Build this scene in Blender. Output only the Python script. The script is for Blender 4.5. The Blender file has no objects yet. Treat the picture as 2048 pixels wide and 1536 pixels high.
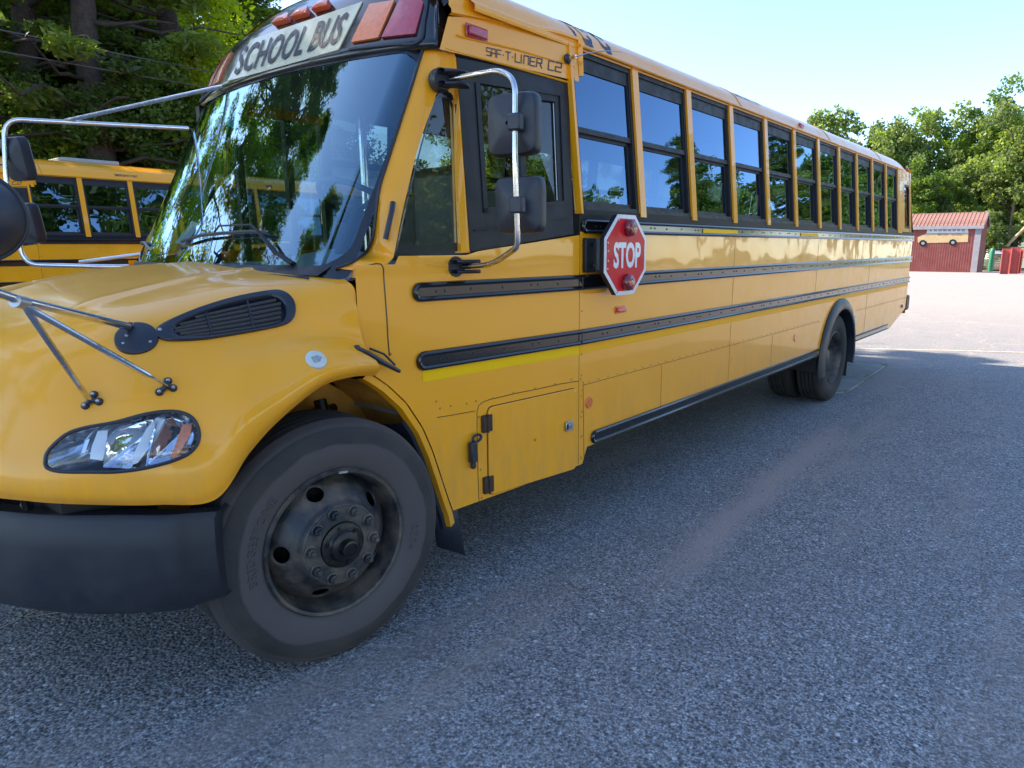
import bpy, bmesh, math, random
import numpy as np
from mathutils import Vector, Matrix
from mathutils.bvhtree import BVHTree
random.seed(7); rng = np.random.default_rng(7)
scn = bpy.context.scene
COL = scn.collection
# ------------------------------------------------------------------ camera
F_PX = 1377.58
R3 = np.array([[0.61918754, -0.7852226, 0.00567942], [0.14873864, 0.12438353, 0.98102271], [0.77102763, 0.60659229, -0.19380967]])
CAM = np.array([-1.0325992, -2.2966393, 1.692395]); PX0, PY0 = 1024 + 68.04, 768 + 14.585
cd = bpy.data.cameras.new('camera'); cam = bpy.data.objects.new('camera', cd); COL.objects.link(cam); scn.camera = cam
cd.sensor_width = 36; cd.lens = F_PX / 2048 * 36; cd.shift_x = -68.04 / 2048; cd.shift_y = 14.585 / 2048
cd.clip_start = 0.05; cd.clip_end = 3000
cam.matrix_world = Matrix([[R3[0][0], R3[1][0], -R3[2][0], CAM[0]], [R3[0][1], R3[1][1], -R3[2][1], CAM[1]], [R3[0][2], R3[1][2], -R3[2][2], CAM[2]], [0, 0, 0, 1]])
# ------------------------------------------------------------------ light
SUN_EL = math.radians(35); SUN_DIR_XY = (-0.30, 1.0)      # where the sun stands, seen from the lot
n_ = math.hypot(*SUN_DIR_XY); sd = Vector((SUN_DIR_XY[0] / n_ * math.cos(SUN_EL), SUN_DIR_XY[1] / n_ * math.cos(SUN_EL), math.sin(SUN_EL)))
w = bpy.data.worlds.new('World'); scn.world = w; w.use_nodes = True
nt = w.node_tree; bg = nt.nodes['Background']; sky = nt.nodes.new('ShaderNodeTexSky'); sky.sky_type = 'NISHITA'; sky.sun_disc = False
sky.sun_elevation = SUN_EL; sky.sun_rotation = math.atan2(sd.x, sd.y); sky.altitude = 300; sky.air_density = 0.85; sky.dust_density = 0.35; sky.ozone_density = 2.2
nt.links.new(sky.outputs[0], bg.inputs[0]); bg.inputs[1].default_value = 0.14
sl = bpy.data.lights.new('sun', 'SUN'); so = bpy.data.objects.new('sun', sl); COL.objects.link(so)
sl.energy = 3.8; sl.angle = math.radians(0.53); sl.color = (1.0, 0.87, 0.70)
so.rotation_euler = sd.to_track_quat('Z', 'Y').to_euler(); so.location = (0, 0, 30)
vs = scn.view_settings; scn.display_settings.display_device = 'sRGB'; vs.view_transform = 'Standard'; vs.look = 'None'; vs.gamma = 1.0; vs.use_curve_mapping = False
vs.exposure = 1.80
scn.cycles.max_bounces = 8; scn.cycles.transparent_max_bounces = 24; scn.cycles.caustics_reflective = False; scn.cycles.caustics_refractive = False
scn.cycles.sample_clamp_indirect = 6

# ------------------------------------------------------------------ materials
def newmat(name):
    m = bpy.data.materials.new(name); m.use_nodes = True
    return m, m.node_tree, m.node_tree.nodes['Principled BSDF']
def pbr(name, col, rough=0.5, metal=0.0, spec=0.5, coat=0.0, coat_rough=0.03, noise=0.0, nscale=8.0, bump=0.0, bscale=60.0, trans=0.0, emis=None, dirt=None, dirt_amt=0.35, dscale=3.0, wave=0.0, wscale=1.5):
    m, t, b = newmat(name); N = t.nodes; L = t.links
    b.inputs['Base Color'].default_value = (*col, 1); b.inputs['Roughness'].default_value = rough; b.inputs['Metallic'].default_value = metal
    b.inputs['Specular IOR Level'].default_value = spec; b.inputs['Coat Weight'].default_value = coat; b.inputs['Coat Roughness'].default_value = coat_rough
    b.inputs['Transmission Weight'].default_value = trans
    tc = N.new('ShaderNodeTexCoord')
    last = None
    if noise or dirt:
        tx = N.new('ShaderNodeTexNoise'); tx.inputs['Scale'].default_value = nscale; tx.inputs['Detail'].default_value = 6; L.new(tc.outputs['Object'], tx.inputs['Vector'])
        mr = N.new('ShaderNodeMapRange'); mr.inputs[1].default_value = .3; mr.inputs[2].default_value = .7; mr.inputs[3].default_value = 1 - noise; mr.inputs[4].default_value = 1 + noise; L.new(tx.outputs[0], mr.inputs[0])
        mx = N.new('ShaderNodeVectorMath'); mx.operation = 'SCALE'; mx.inputs[0].default_value = col; L.new(mr.outputs[0], mx.inputs['Scale']); last = mx.outputs[0]
        if dirt:
            t2 = N.new('ShaderNodeTexNoise'); t2.inputs['Scale'].default_value = dscale; t2.inputs['Detail'].default_value = 9; t2.inputs['Roughness'].default_value = .65; L.new(tc.outputs['Object'], t2.inputs['Vector'])
            r2 = N.new('ShaderNodeMapRange'); r2.inputs[1].default_value = .42; r2.inputs[2].default_value = .75; r2.inputs[3].default_value = 0; r2.inputs[4].default_value = dirt_amt; L.new(t2.outputs[0], r2.inputs[0])
            m2 = N.new('ShaderNodeMixRGB'); L.new(r2.outputs[0], m2.inputs[0]); L.new(last, m2.inputs[1]); m2.inputs[2].default_value = (*dirt, 1); last = m2.outputs[0]
            rr = N.new('ShaderNodeMapRange'); rr.inputs[1].default_value = 0; rr.inputs[2].default_value = dirt_amt; rr.inputs[3].default_value = rough; rr.inputs[4].default_value = min(1, rough + .25); L.new(r2.outputs[0], rr.inputs[0]); L.new(rr.outputs[0], b.inputs['Roughness'])
        L.new(last, b.inputs['Base Color'])
    nrm = None
    if bump:
        bn = N.new('ShaderNodeTexNoise'); bn.inputs['Scale'].default_value = bscale; bn.inputs['Detail'].default_value = 5; L.new(tc.outputs['Object'], bn.inputs['Vector'])
        bp = N.new('ShaderNodeBump'); bp.inputs['Strength'].default_value = bump; bp.inputs['Distance'].default_value = .01; L.new(bn.outputs[0], bp.inputs['Height']); nrm = bp
    if wave:
        bn = N.new('ShaderNodeTexNoise'); bn.inputs['Scale'].default_value = wscale; bn.inputs['Detail'].default_value = 1.5; L.new(tc.outputs['Object'], bn.inputs['Vector'])
        bp = N.new('ShaderNodeBump'); bp.inputs['Strength'].default_value = wave; bp.inputs['Distance'].default_value = .05; L.new(bn.outputs[0], bp.inputs['Height'])
        if nrm: L.new(nrm.outputs[0], bp.inputs['Normal'])
        nrm = bp
    if nrm:
        L.new(nrm.outputs[0], b.inputs['Normal'])
        if coat: L.new(nrm.outputs[0], b.inputs['Coat Normal'])
    return m
YEL = (0.98, 0.392, 0.005)
M = {}
M['yellow'] = pbr('bus_yellow_paint', YEL, .30, spec=.35, coat=.6, coat_rough=.03, noise=.03, nscale=2.5, dirt=(.45, .33, .16), dirt_amt=.06, dscale=5, wave=.06, wscale=2.2)
M['hood'] = pbr('hood_yellow_paint', YEL, .42, spec=.35, coat=.5, coat_rough=.09, noise=.03, nscale=3, dirt=(.66, .45, .18), dirt_amt=.15, dscale=7)
M['yellow_wavy'] = pbr('bus_yellow_thin_sheet', YEL, .28, coat=.7, coat_rough=.04, noise=.03, nscale=2.5, dirt=(.45, .33, .16), dirt_amt=.05, dscale=5, wave=.16, wscale=2.2)
M['yellow_inner'] = pbr('inner_fender_paint', (.78, .36, .05), .6, noise=.15, nscale=12, dirt=(.12, .09, .06), dirt_amt=.4, dscale=7)
M['black_paint'] = pbr('gloss_black_paint', (.006, .007, .009), .16, spec=.4, coat=.55, coat_rough=.04, noise=.2, bump=.02)
M['sill'] = pbr('flat_black_sill', (.008, .010, .015), .5, spec=.25, noise=.2)
M['black_matt'] = pbr('satin_black', (.008, .009, .013), .45, noise=.2, nscale=20, dirt=(.06, .055, .05), dirt_amt=.12, dscale=14)
M['black_plastic'] = pbr('black_grained_plastic', (.010, .014, .026), .42, coat=.3, coat_rough=.35, bump=.12, bscale=380, dirt=(.07, .07, .08), dirt_amt=.15, dscale=6, noise=.1)
M['rubber'] = pbr('tyre_rubber', (.020, .019, .020), .75, noise=.25, nscale=5, dirt=(.085, .064, .054), dirt_amt=.75, dscale=3.2, bump=.15, bscale=90)
M['rubber_tread'] = pbr('tyre_tread_rubber', (.022, .022, .024), .8, noise=.2, dirt=(.10, .085, .07), dirt_amt=.4, dscale=9, bump=.2, bscale=70)
M['rubber_front'] = None
M['steel'] = pbr('painted_wheel_steel', (.022, .025, .032), .42, metal=0, spec=.6, noise=.3, nscale=14, dirt=(.20, .145, .10), dirt_amt=.9, dscale=7, bump=.1, bscale=60)
M['greasy'] = pbr('greasy_hub', (.006, .006, .007), .3, noise=.3, nscale=20, dirt=(.05, .04, .03), dirt_amt=.5, dscale=20)
M['chrome'] = pbr('polished_tube_steel', (.72, .72, .74), .13, metal=1, noise=.05, nscale=40, dirt=(.35, .26, .18), dirt_amt=.3, dscale=25)
M['zinc'] = pbr('zinc_screw', (.5, .5, .52), .35, metal=.9)
M['rust'] = pbr('rusty_bracket', (.04, .025, .02), .7, noise=.4, nscale=60, dirt=(.16, .06, .02), dirt_amt=.6, dscale=60)
M['headliner'] = pbr('interior_grey_panel', (.33, .35, .36), .6, noise=.05)
M['dash'] = pbr('blue_grey_dashboard', (.20, .25, .29), .45, noise=.08, nscale=12)
M['seatvinyl'] = pbr('dark_brown_seat_vinyl', (.035, .03, .03), .45, noise=.2, nscale=12)
M['amber'] = pbr('amber_lens', (.80, .17, .012), .18, coat=1, bump=.15, bscale=160, noise=.12, nscale=60)
M['orange'] = pbr('orange_marker_lens', (.75, .08, .012), .18, coat=1, bump=.1, bscale=160, noise=.12, nscale=60)
M['red'] = pbr('red_lens', (.42, .012, .03), .16, coat=1, bump=.12, bscale=200, noise=.25, nscale=40)
M['redlens_dark'] = pbr('dark_red_lamp_lens', (.22, .012, .02), .14, coat=1, bump=.2, bscale=60, noise=.5, nscale=70)
M['red_sheet'] = pbr('red_retroreflective_sheet', (.66, .006, .014), .5, spec=.3, coat=.1, noise=.08, nscale=8)
M['white_sheet'] = pbr('white_retroreflective_sheet', (.72, .74, .80), .4, coat=.3, noise=.05, nscale=40)
M['cream'] = pbr('cream_sign_sheet', (.64, .60, .42), .4, coat=.4, noise=.04)
M['letter'] = pbr('black_vinyl_letter', (.012, .016, .035), .4)
M['bluevinyl'] = pbr('dark_blue_vinyl', (.012, .02, .075), .4, noise=.3, nscale=60)
M['tape'] = pbr('bright_yellow_reflective_tape', (1.0, .56, .0), .5, spec=.2, bump=.1, bscale=500)
M['seam'] = pbr('panel_seam_shadow_gap', (.10, .05, .01), .8)
M['rivet'] = pbr('painted_rivet', (.46, .19, .012), .35, coat=.5)
M['reflector'] = pbr('headlamp_reflector', (.80, .83, .88), .06, metal=1, wave=.25, wscale=14)
M['fin'] = pbr('frosted_white_fin', (.80, .80, .80), .4)
M['mirror'] = pbr('mirror_glass', (.85, .87, .9), .02, metal=1)
M['paper'] = pbr('white_paper', (.75, .77, .8), .7)
M['teal'] = pbr('teal_sticker', (.02, .45, .5), .5)
M['badge'] = pbr('pale_worn_badge', (.60, .62, .58), .4, noise=.05, nscale=60)
M['badgeink'] = pbr('faded_grey_badge_print', (.33, .34, .34), .5, noise=.3, nscale=120)
M['frit'] = pbr('black_window_frit', (.01, .012, .018), .25, coat=.4, noise=.2, nscale=50)
M['concrete'] = pbr('pale_concrete', (.30, .31, .30), .9, noise=.15, nscale=3, bump=.2, bscale=80)
M['grass'] = pbr('short_grass', (.06, .11, .02), .9, noise=.3, nscale=9, bump=.4, bscale=20)
M['shedred'] = pbr('red_painted_siding', (.235, .055, .046), .65, noise=.1, nscale=2.5, dirt=(.42, .2, .18), dirt_amt=.4, dscale=1.5)
M['shedroof'] = pbr('rusty_red_metal_roof', (.26, .12, .09), .6, noise=.3, nscale=1.5, dirt=(.36, .24, .19), dirt_amt=.6, dscale=1.2)
M['paleroof'] = pbr('pale_weathered_metal_roof', (.62, .60, .52), .5, noise=.1, nscale=4, dirt=(.3, .25, .2), dirt_amt=.4, dscale=2)
M['trim'] = pbr('weathered_pale_trim', (.27, .27, .30), .7, noise=.12, nscale=3)
M['ply'] = pbr('peeling_tan_plywood', (.52, .38, .20), .8, noise=.12, nscale=6, dirt=(.35, .25, .16), dirt_amt=.5, dscale=9)
M['plyblue'] = pbr('faded_pale_blue_paint', (.55, .60, .68), .8, noise=.1, nscale=6)
M['postred'] = pbr('red_painted_steel_beam', (.42, .075, .06), .55, noise=.15, nscale=6)
M['green'] = pbr('green_plastic', (.03, .22, .12), .5)
M['wood'] = pbr('weathered_lumber', (.24, .17, .13), .85, noise=.3, nscale=12)
M['fence'] = pbr('grey_fence_steel', (.22, .22, .23), .6, noise=.1)
M['wall_pale'] = pbr('pale_house_wall', (.45, .58, .58), .8)
M['bark'] = pbr('dark_bark', (.055, .042, .035), .95, noise=.35, nscale=14, bump=.9, bscale=16)
M['wire'] = pbr('power_cable', (.10, .10, .11), .6)

def road_film(m, z0=1.05, z1=.50, amt=.30, col=(.34, .24, .13)):
    t = m.node_tree; N = t.nodes; L = t.links; b = N['Principled BSDF']; src = b.inputs['Base Color'].links[0].from_socket
    tc = N.new('ShaderNodeTexCoord'); sp = N.new('ShaderNodeSeparateXYZ'); L.new(tc.outputs['Object'], sp.inputs[0]); r = N.new('ShaderNodeMapRange'); r.inputs[1].default_value = z0; r.inputs[2].default_value = z1; r.inputs[3].default_value = 0; r.inputs[4].default_value = amt; L.new(sp.outputs[2], r.inputs[0])
    mp_ = N.new('ShaderNodeMapping'); mp_.inputs['Scale'].default_value = (9, 9, 1.6); L.new(tc.outputs['Object'], mp_.inputs[0]); nz = N.new('ShaderNodeTexNoise'); nz.inputs['Scale'].default_value = 2.2; nz.inputs['Detail'].default_value = 9; nz.inputs['Roughness'].default_value = .7; L.new(mp_.outputs[0], nz.inputs['Vector'])
    r2 = N.new('ShaderNodeMapRange'); r2.inputs[1].default_value = .38; r2.inputs[2].default_value = .68; L.new(nz.outputs[0], r2.inputs[0]); mu = N.new('ShaderNodeMath'); mu.operation = 'MULTIPLY'; L.new(r.outputs[0], mu.inputs[0]); L.new(r2.outputs[0], mu.inputs[1])
    mx = N.new('ShaderNodeMixRGB'); L.new(mu.outputs[0], mx.inputs[0]); L.new(src, mx.inputs[1]); mx.inputs[2].default_value = (*col, 1); L.new(mx.outputs[0], b.inputs['Base Color'])
road_film(M['yellow']); road_film(M['hood'], 1.15, .85, .22)
def glassmat(name, tint, ior=1.5, gloss_col=(1, 1, 1), rough=0.0, wave=0.0, wscale=2.0, refl=1.0):
    m, t, b = newmat(name); N = t.nodes; L = t.links; N.remove(b); out = N['Material Output']
    tr = N.new('ShaderNodeBsdfTransparent'); tr.inputs[0].default_value = (*tint, 1)
    gl = N.new('ShaderNodeBsdfGlossy'); gl.inputs[0].default_value = (*gloss_col, 1); gl.inputs[1].default_value = rough
    fr = N.new('ShaderNodeFresnel'); fr.inputs[0].default_value = ior
    ge = N.new('ShaderNodeNewGeometry'); mri = N.new('ShaderNodeMapRange'); mri.inputs[3].default_value = ior; mri.inputs[4].default_value = 1 / ior; L.new(ge.outputs['Backfacing'], mri.inputs[0]); L.new(mri.outputs[0], fr.inputs[0])
    mx = N.new('ShaderNodeMixShader')
    if refl != 1:
        mu = N.new('ShaderNodeMath'); mu.operation = 'MULTIPLY'; mu.use_clamp = True; mu.inputs[1].default_value = refl; L.new(fr.outputs[0], mu.inputs[0]); L.new(mu.outputs[0], mx.inputs[0])
    else: L.new(fr.outputs[0], mx.inputs[0])
    L.new(tr.outputs[0], mx.inputs[1]); L.new(gl.outputs[0], mx.inputs[2]); L.new(mx.outputs[0], out.inputs[0])
    if wave:
        tc = N.new('ShaderNodeTexCoord'); bn = N.new('ShaderNodeTexNoise'); bn.inputs['Scale'].default_value = wscale; bn.inputs['Detail'].default_value = 1; L.new(tc.outputs['Object'], bn.inputs['Vector'])
        bp = N.new('ShaderNodeBump'); bp.inputs['Strength'].default_value = wave; bp.inputs['Distance'].default_value = .02; L.new(bn.outputs[0], bp.inputs['Height'])
        L.new(bp.outputs[0], gl.inputs['Normal']); L.new(bp.outputs[0], fr.inputs['Normal'])
    return m
M['winglass'] = glassmat('tinted_side_glass', (.20, .24, .24), ior=1.75, wave=.14, wscale=2.2, refl=2.0, gloss_col=(.42, .66, 1.0))
M['wsglass'] = glassmat('windshield_glass', (.62, .74, .74), ior=1.75, wave=.03, wscale=1.0, refl=2.1, gloss_col=(.50, .78, 1.0))
M['clearglass'] = glassmat('clear_side_glass', (.74, .84, .80), ior=1.6)
M['lampglass'] = glassmat('headlamp_cover', (.86, .9, .95), ior=1.5)

def leafmat(name, base, var=.5):
    m, t, b = newmat(name); N = t.nodes; L = t.links
    at = N.new('ShaderNodeAttribute'); at.attribute_name = 'tint'; at.attribute_type = 'GEOMETRY'
    ramp = N.new('ShaderNodeMixRGB'); ramp.inputs[1].default_value = (base[0] * (1 - var), base[1] * (1 - var), base[2] * (1 - var * .6), 1); ramp.inputs[2].default_value = (base[0] * (1 + var * 1.3), base[1] * (1 + var), base[2] * 1.0, 1)
    L.new(at.outputs['Fac'], ramp.inputs[0]); N.remove(b)
    d = N.new('ShaderNodeBsdfDiffuse'); tr = N.new('ShaderNodeBsdfTranslucent'); g = N.new('ShaderNodeBsdfGlossy'); g.inputs[1].default_value = .45; g.inputs[0].default_value = (.35, .35, .35, 1)
    hs = N.new('ShaderNodeHueSaturation'); hs.inputs['Hue'].default_value = .485; hs.inputs['Saturation'].default_value = 1.15; hs.inputs['Value'].default_value = 2.0
    L.new(ramp.outputs[0], d.inputs[0]); L.new(ramp.outputs[0], hs.inputs['Color']); L.new(hs.outputs[0], tr.inputs[0])
    m1 = N.new('ShaderNodeMixShader'); m1.inputs[0].default_value = .5; L.new(d.outputs[0], m1.inputs[1]); L.new(tr.outputs[0], m1.inputs[2])
    m2 = N.new('ShaderNodeMixShader'); m2.inputs[0].default_value = .06; L.new(m1.outputs[0], m2.inputs[1]); L.new(g.outputs[0], m2.inputs[2]); L.new(m2.outputs[0], N['Material Output'].inputs[0])
    return m
M['leaf'] = leafmat('broadleaf_foliage', (.105, .18, .045))
M['leaf2'] = leafmat('lighter_broadleaf_foliage', (.145, .215, .07))
M['leafb'] = leafmat('bright_broadleaf_foliage', (.24, .34, .04))
M['needle'] = leafmat('pine_needle_foliage', (.11, .17, .04), .5)

def asphalt():
    m, t, b = newmat('worn_aggregate_asphalt'); N = t.nodes; L = t.links
    tc = N.new('ShaderNodeTexCoord'); P = tc.outputs['Object']
    def nz(scale, detail=5, rough=.6, vec=None):
        n = N.new('ShaderNodeTexNoise'); n.inputs['Scale'].default_value = scale; n.inputs['Detail'].default_value = detail; n.inputs['Roughness'].default_value = rough; L.new(vec or P, n.inputs['Vector']); return n.outputs[0]
    def mp(v, a, b_, c, d):
        r = N.new('ShaderNodeMapRange'); r.inputs[1].default_value = a; r.inputs[2].default_value = b_; r.inputs[3].default_value = c; r.inputs[4].default_value = d; L.new(v, r.inputs[0]); return r.outputs[0]
    def mix(f, a, c):
        x = N.new('ShaderNodeMixRGB')
        if hasattr(f, 'type'): L.new(f, x.inputs[0])
        else: x.inputs[0].default_value = f
        for i, s in ((1, a), (2, c)):
            if hasattr(s, 'type'): L.new(s, x.inputs[i])
            else: x.inputs[i].default_value = (*s, 1)
        return x.outputs[0]
    v = N.new('ShaderNodeTexVoronoi'); v.inputs['Scale'].default_value = 58; L.new(P, v.inputs['Vector'])
    v2 = N.new('ShaderNodeTexVoronoi'); v2.inputs['Scale'].default_value = 130; L.new(P, v2.inputs['Vector'])
    cr = N.new('ShaderNodeValToRGB'); L.new(v.outputs['Color'], cr.inputs[0]); e = cr.color_ramp; e.interpolation = 'LINEAR'
    e.elements[0].position = 0; e.elements[0].color = (.02, .021, .025, 1); e.elements[1].position = 1; e.elements[1].color = (1.0, 1.0, .98, 1)
    for p, c in ((.32, (.07, .07, .075)), (.55, (.20, .20, .205)), (.63, (.34, .22, .16)), (.67, (.25, .25, .25)), (.86, (.62, .62, .62))):
        k = e.elements.new(p); k.color = (*c, 1)
    cr2 = N.new('ShaderNodeValToRGB'); L.new(v2.outputs['Color'], cr2.inputs[0]); cr2.color_ramp.elements[0].color = (.03, .03, .035, 1); cr2.color_ramp.elements[1].color = (.66, .66, .665, 1)
    edge = mp(v.outputs['Distance'], .25, .62, 0, 1)
    stones = mix(edge, cr.outputs[0], cr2.outputs[0])
    binder = mp(v2.outputs['Distance'], .38, .80, 0, .7)
    c = mix(binder, stones, (.05, .05, .055))
    v3 = N.new('ShaderNodeTexVoronoi'); v3.inputs['Scale'].default_value = 34; L.new(P, v3.inputs['Vector']); sc3 = N.new('ShaderNodeSeparateColor'); L.new(v3.outputs['Color'], sc3.inputs[0])
    pm_ = N.new('ShaderNodeMath'); pm_.operation = 'MULTIPLY'; L.new(mp(sc3.outputs[0], .86, .88, 0, 1), pm_.inputs[0]); L.new(mp(v3.outputs['Distance'], .22, .34, 1, 0), pm_.inputs[1])
    pc_ = N.new('ShaderNodeValToRGB'); L.new(sc3.outputs[1], pc_.inputs[0]); pc_.color_ramp.elements[0].color = (.10, .08, .08, 1); pc_.color_ramp.elements[1].color = (.75, .75, .72, 1); k = pc_.color_ramp.elements.new(.3); k.color = (.38, .27, .2, 1); k = pc_.color_ramp.elements.new(.45); k.color = (.5, .5, .5, 1)
    c = mix(pm_.outputs[0], c, pc_.outputs[0])
    # patchy wear
    c = mix(mp(nz(.55, 7), .35, .7, 0, .30), c, (.24, .24, .245))
    c = mix(mp(nz(1.7, 7, .7), .5, .75, 0, .35), c, (.09, .09, .095))
    # sandy dust in long streaks along the lane
    mpn = N.new('ShaderNodeMapping'); mpn.inputs['Scale'].default_value = (.28, 1.35, 1); mpn.inputs['Rotation'].default_value = (0, 0, .12); mpn.inputs['Location'].default_value = (1.3, .35, 0); L.new(P, mpn.inputs[0])
    s1 = nz(1.0, 5, .6, mpn.outputs[0]); s2 = nz(9, 6, .7)
    ad = N.new('ShaderNodeMath'); ad.operation = 'MULTIPLY_ADD'; L.new(s2, ad.inputs[0]); ad.inputs[1].default_value = .30; L.new(s1, ad.inputs[2])
    c = mix(mp(ad.outputs[0], .70, .88, 0, .62), c, (.34, .285, .25))
    sx = N.new('ShaderNodeSeparateXYZ'); L.new(P, sx.inputs[0])
    def mth(op, a, b_=None, c_=None):
        q = N.new('ShaderNodeMath'); q.operation = op
        for i, v_ in enumerate((a, b_, c_)):
            if v_ is None: continue
            if hasattr(v_, 'type'): L.new(v_, q.inputs[i])
            else: q.inputs[i].default_value = v_
        return q.outputs[0]
    def streak(c, x0, y0, x1, y1, w_, amt, col, seed):
        k = (y1 - y0) / (x1 - x0); yl = mth('MULTIPLY_ADD', mth('SUBTRACT', sx.outputs[0], x0), k, y0); dy = mth('DIVIDE', mth('SUBTRACT', sx.outputs[1], yl), w_)
        dn = mth('ADD', mth('ABSOLUTE', mth('ADD', dy, mth('MULTIPLY', mth('SUBTRACT', nz(1.1 + seed, 4), .5), 1.6))), mth('MULTIPLY', mth('SUBTRACT', s2, .5), 1.6))
        f = mth('MULTIPLY', mp(dn, .25, 1.25, 1, 0), mth('MULTIPLY', mp(sx.outputs[0], x0 - .5, x0 + .4, 0, amt), mp(sx.outputs[0], x1 - .8, x1 + .6, 1, 0)))
        return mix(f, c, col)
    c = streak(c, 2.2, -.68, 6.0, -.42, .15, .85, (.37, .31, .285), .1)
    c = streak(c, -.3, -.02, 1.1, -.12, .13, .6, (.27, .22, .20), .7)
    c = streak(c, 8.3, -.15, 12.2, .15, .35, .6, (.33, .27, .25), 1.3)
    # paler, more worn far lot; unseen camera-side ground paled to bounce light on bus
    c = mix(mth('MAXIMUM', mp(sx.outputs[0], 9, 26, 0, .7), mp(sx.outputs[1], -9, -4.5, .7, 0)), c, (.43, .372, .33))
    # thin cracks
    wv = N.new('ShaderNodeTexVoronoi'); wv.feature = 'DISTANCE_TO_EDGE'; wv.inputs['Scale'].default_value = .23
    wn = N.new('ShaderNodeTexNoise'); wn.inputs['Scale'].default_value = 1.2; wn.inputs['Detail'].default_value = 6; L.new(P, wn.inputs['Vector'])
    va = N.new('ShaderNodeVectorMath'); va.operation = 'MULTIPLY_ADD'; L.new(wn.outputs[1], va.inputs[0]); va.inputs[1].default_value = (1.3, 1.3, 0); L.new(P, va.inputs[2]); L.new(va.outputs[0], wv.inputs['Vector'])
    ck = mp(wv.outputs['Distance'], .0, .007, .55, 0); gate = mp(sx.outputs[0], 8, 13, 0, 1)
    mu = N.new('ShaderNodeMath'); mu.operation = 'MULTIPLY'; L.new(ck, mu.inputs[0]); L.new(gate, mu.inputs[1])
    c = mix(mu.outputs[0], c, (.50, .42, .33))
    L.new(c, b.inputs['Base Color']); b.inputs['Roughness'].default_value = .82; b.inputs['Specular IOR Level'].default_value = .35
    bp = N.new('ShaderNodeBump'); bp.inputs['Strength'].default_value = .7; bp.inputs['Distance'].default_value = .006
    hh = mp(v.outputs['Distance'], 0, .7, 1, 0); L.new(hh, bp.inputs['Height']); L.new(bp.outputs[0], b.inputs['Normal'])
    return m
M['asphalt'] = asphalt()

# ------------------------------------------------------------------ mesh helpers
class MB:
    def __init__(s): s.v = []; s.f = []
    def add(s, vs_, fs):
        o = len(s.v); s.v += [tuple(map(float, p)) for p in vs_]; s.f += [tuple(i + o for i in f) for f in fs]; return s
    def box(s, x0, x1, y0, y1, z0, z1):
        return s.add([(x0, y0, z0), (x1, y0, z0), (x1, y1, z0), (x0, y1, z0), (x0, y0, z1), (x1, y0, z1), (x1, y1, z1), (x0, y1, z1)],
                     [(0, 3, 2, 1), (4, 5, 6, 7), (0, 1, 5, 4), (1, 2, 6, 5), (2, 3, 7, 6), (3, 0, 4, 7)])
    def obox(s, c, ax, ay, az, hx, hy, hz):
        c, ax, ay, az = map(np.array, (c, ax, ay, az)); P = []
        for dz in (-1, 1):
            for dx, dy in ((-1, -1), (1, -1), (1, 1), (-1, 1)): P.append(c + ax * dx * hx + ay * dy * hy + az * dz * hz)
        return s.add(P, [(0, 3, 2, 1), (4, 5, 6, 7), (0, 1, 5, 4), (1, 2, 6, 5), (2, 3, 7, 6), (3, 0, 4, 7)])
    def grid(s, G, close_u=False, close_v=False, flip=False):
        G = np.asarray(G, float); a, b = G.shape[:2]; F = []
        for i in range(a if close_u else a - 1):
            for j in range(b if close_v else b - 1):
                q = (i * b + j, ((i + 1) % a) * b + j, ((i + 1) % a) * b + (j + 1) % b, i * b + (j + 1) % b)
                F.append(q[::-1] if flip else q)
        return s.add(G.reshape(-1, 3), F)
    def tube(s, pts, r, n=10, cap=True, closed=False, rs=None):
        pts = [np.array(p, float) for p in pts]; m = len(pts); rings = []
        tang = []
        for i in range(m):
            a = pts[(i - 1) % m] if (closed or i > 0) else pts[i]; b = pts[(i + 1) % m] if (closed or i < m - 1) else pts[i]
            t = b - a; tang.append(t / (np.linalg.norm(t) + 1e-12))
        up = np.array([0, 0, 1.]) if abs(tang[0][2]) < .9 else np.array([1., 0, 0])
        nrm = np.cross(tang[0], up); nrm /= np.linalg.norm(nrm)
        for i in range(m):
            nrm = nrm - tang[i] * (nrm @ tang[i]); nrm /= np.linalg.norm(nrm); bi = np.cross(tang[i], nrm)
            rr = rs[i] if rs is not None else r
            rx, ry = (rr if isinstance(rr, (tuple, list)) else (rr, rr))
            rings.append([pts[i] + rx * math.cos(2 * math.pi * k / n) * nrm + ry * math.sin(2 * math.pi * k / n) * bi for k in range(n)])
        o = len(s.v); s.grid(rings, close_u=closed, close_v=True)
        if cap and not closed: s.f.append(tuple(o + k for k in range(n))[::-1] if False else tuple(o + k for k in range(n))); s.f.append(tuple(o + (m - 1) * n + k for k in range(n))[::-1])
        return s
    def lathe(s, prof, c, axis, n=64, e1=None):
        # prof: list of (r, h) ; axis = unit vector
        axis = np.array(axis, float); axis /= np.linalg.norm(axis); c = np.array(c, float)
        a = np.array([0, 0, 1.]); a = a - axis * (a @ axis)
        if np.linalg.norm(a) < .1: a = np.array([1., 0, 0]); a = a - axis * (a @ axis)
        a /= np.linalg.norm(a); b = np.cross(axis, a)
        return s.grid([[c + axis * h + r * (math.cos(2 * math.pi * k / n) * a + math.sin(2 * math.pi * k / n) * b) for k in range(n)] for r, h in prof], close_v=True)
def setp(o, label=None, cat=None, group=None, kind=None):
    if label: o['label'] = label
    if cat: o['category'] = cat
    if group: o['group'] = group
    if kind: o['kind'] = kind
    return o
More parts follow.
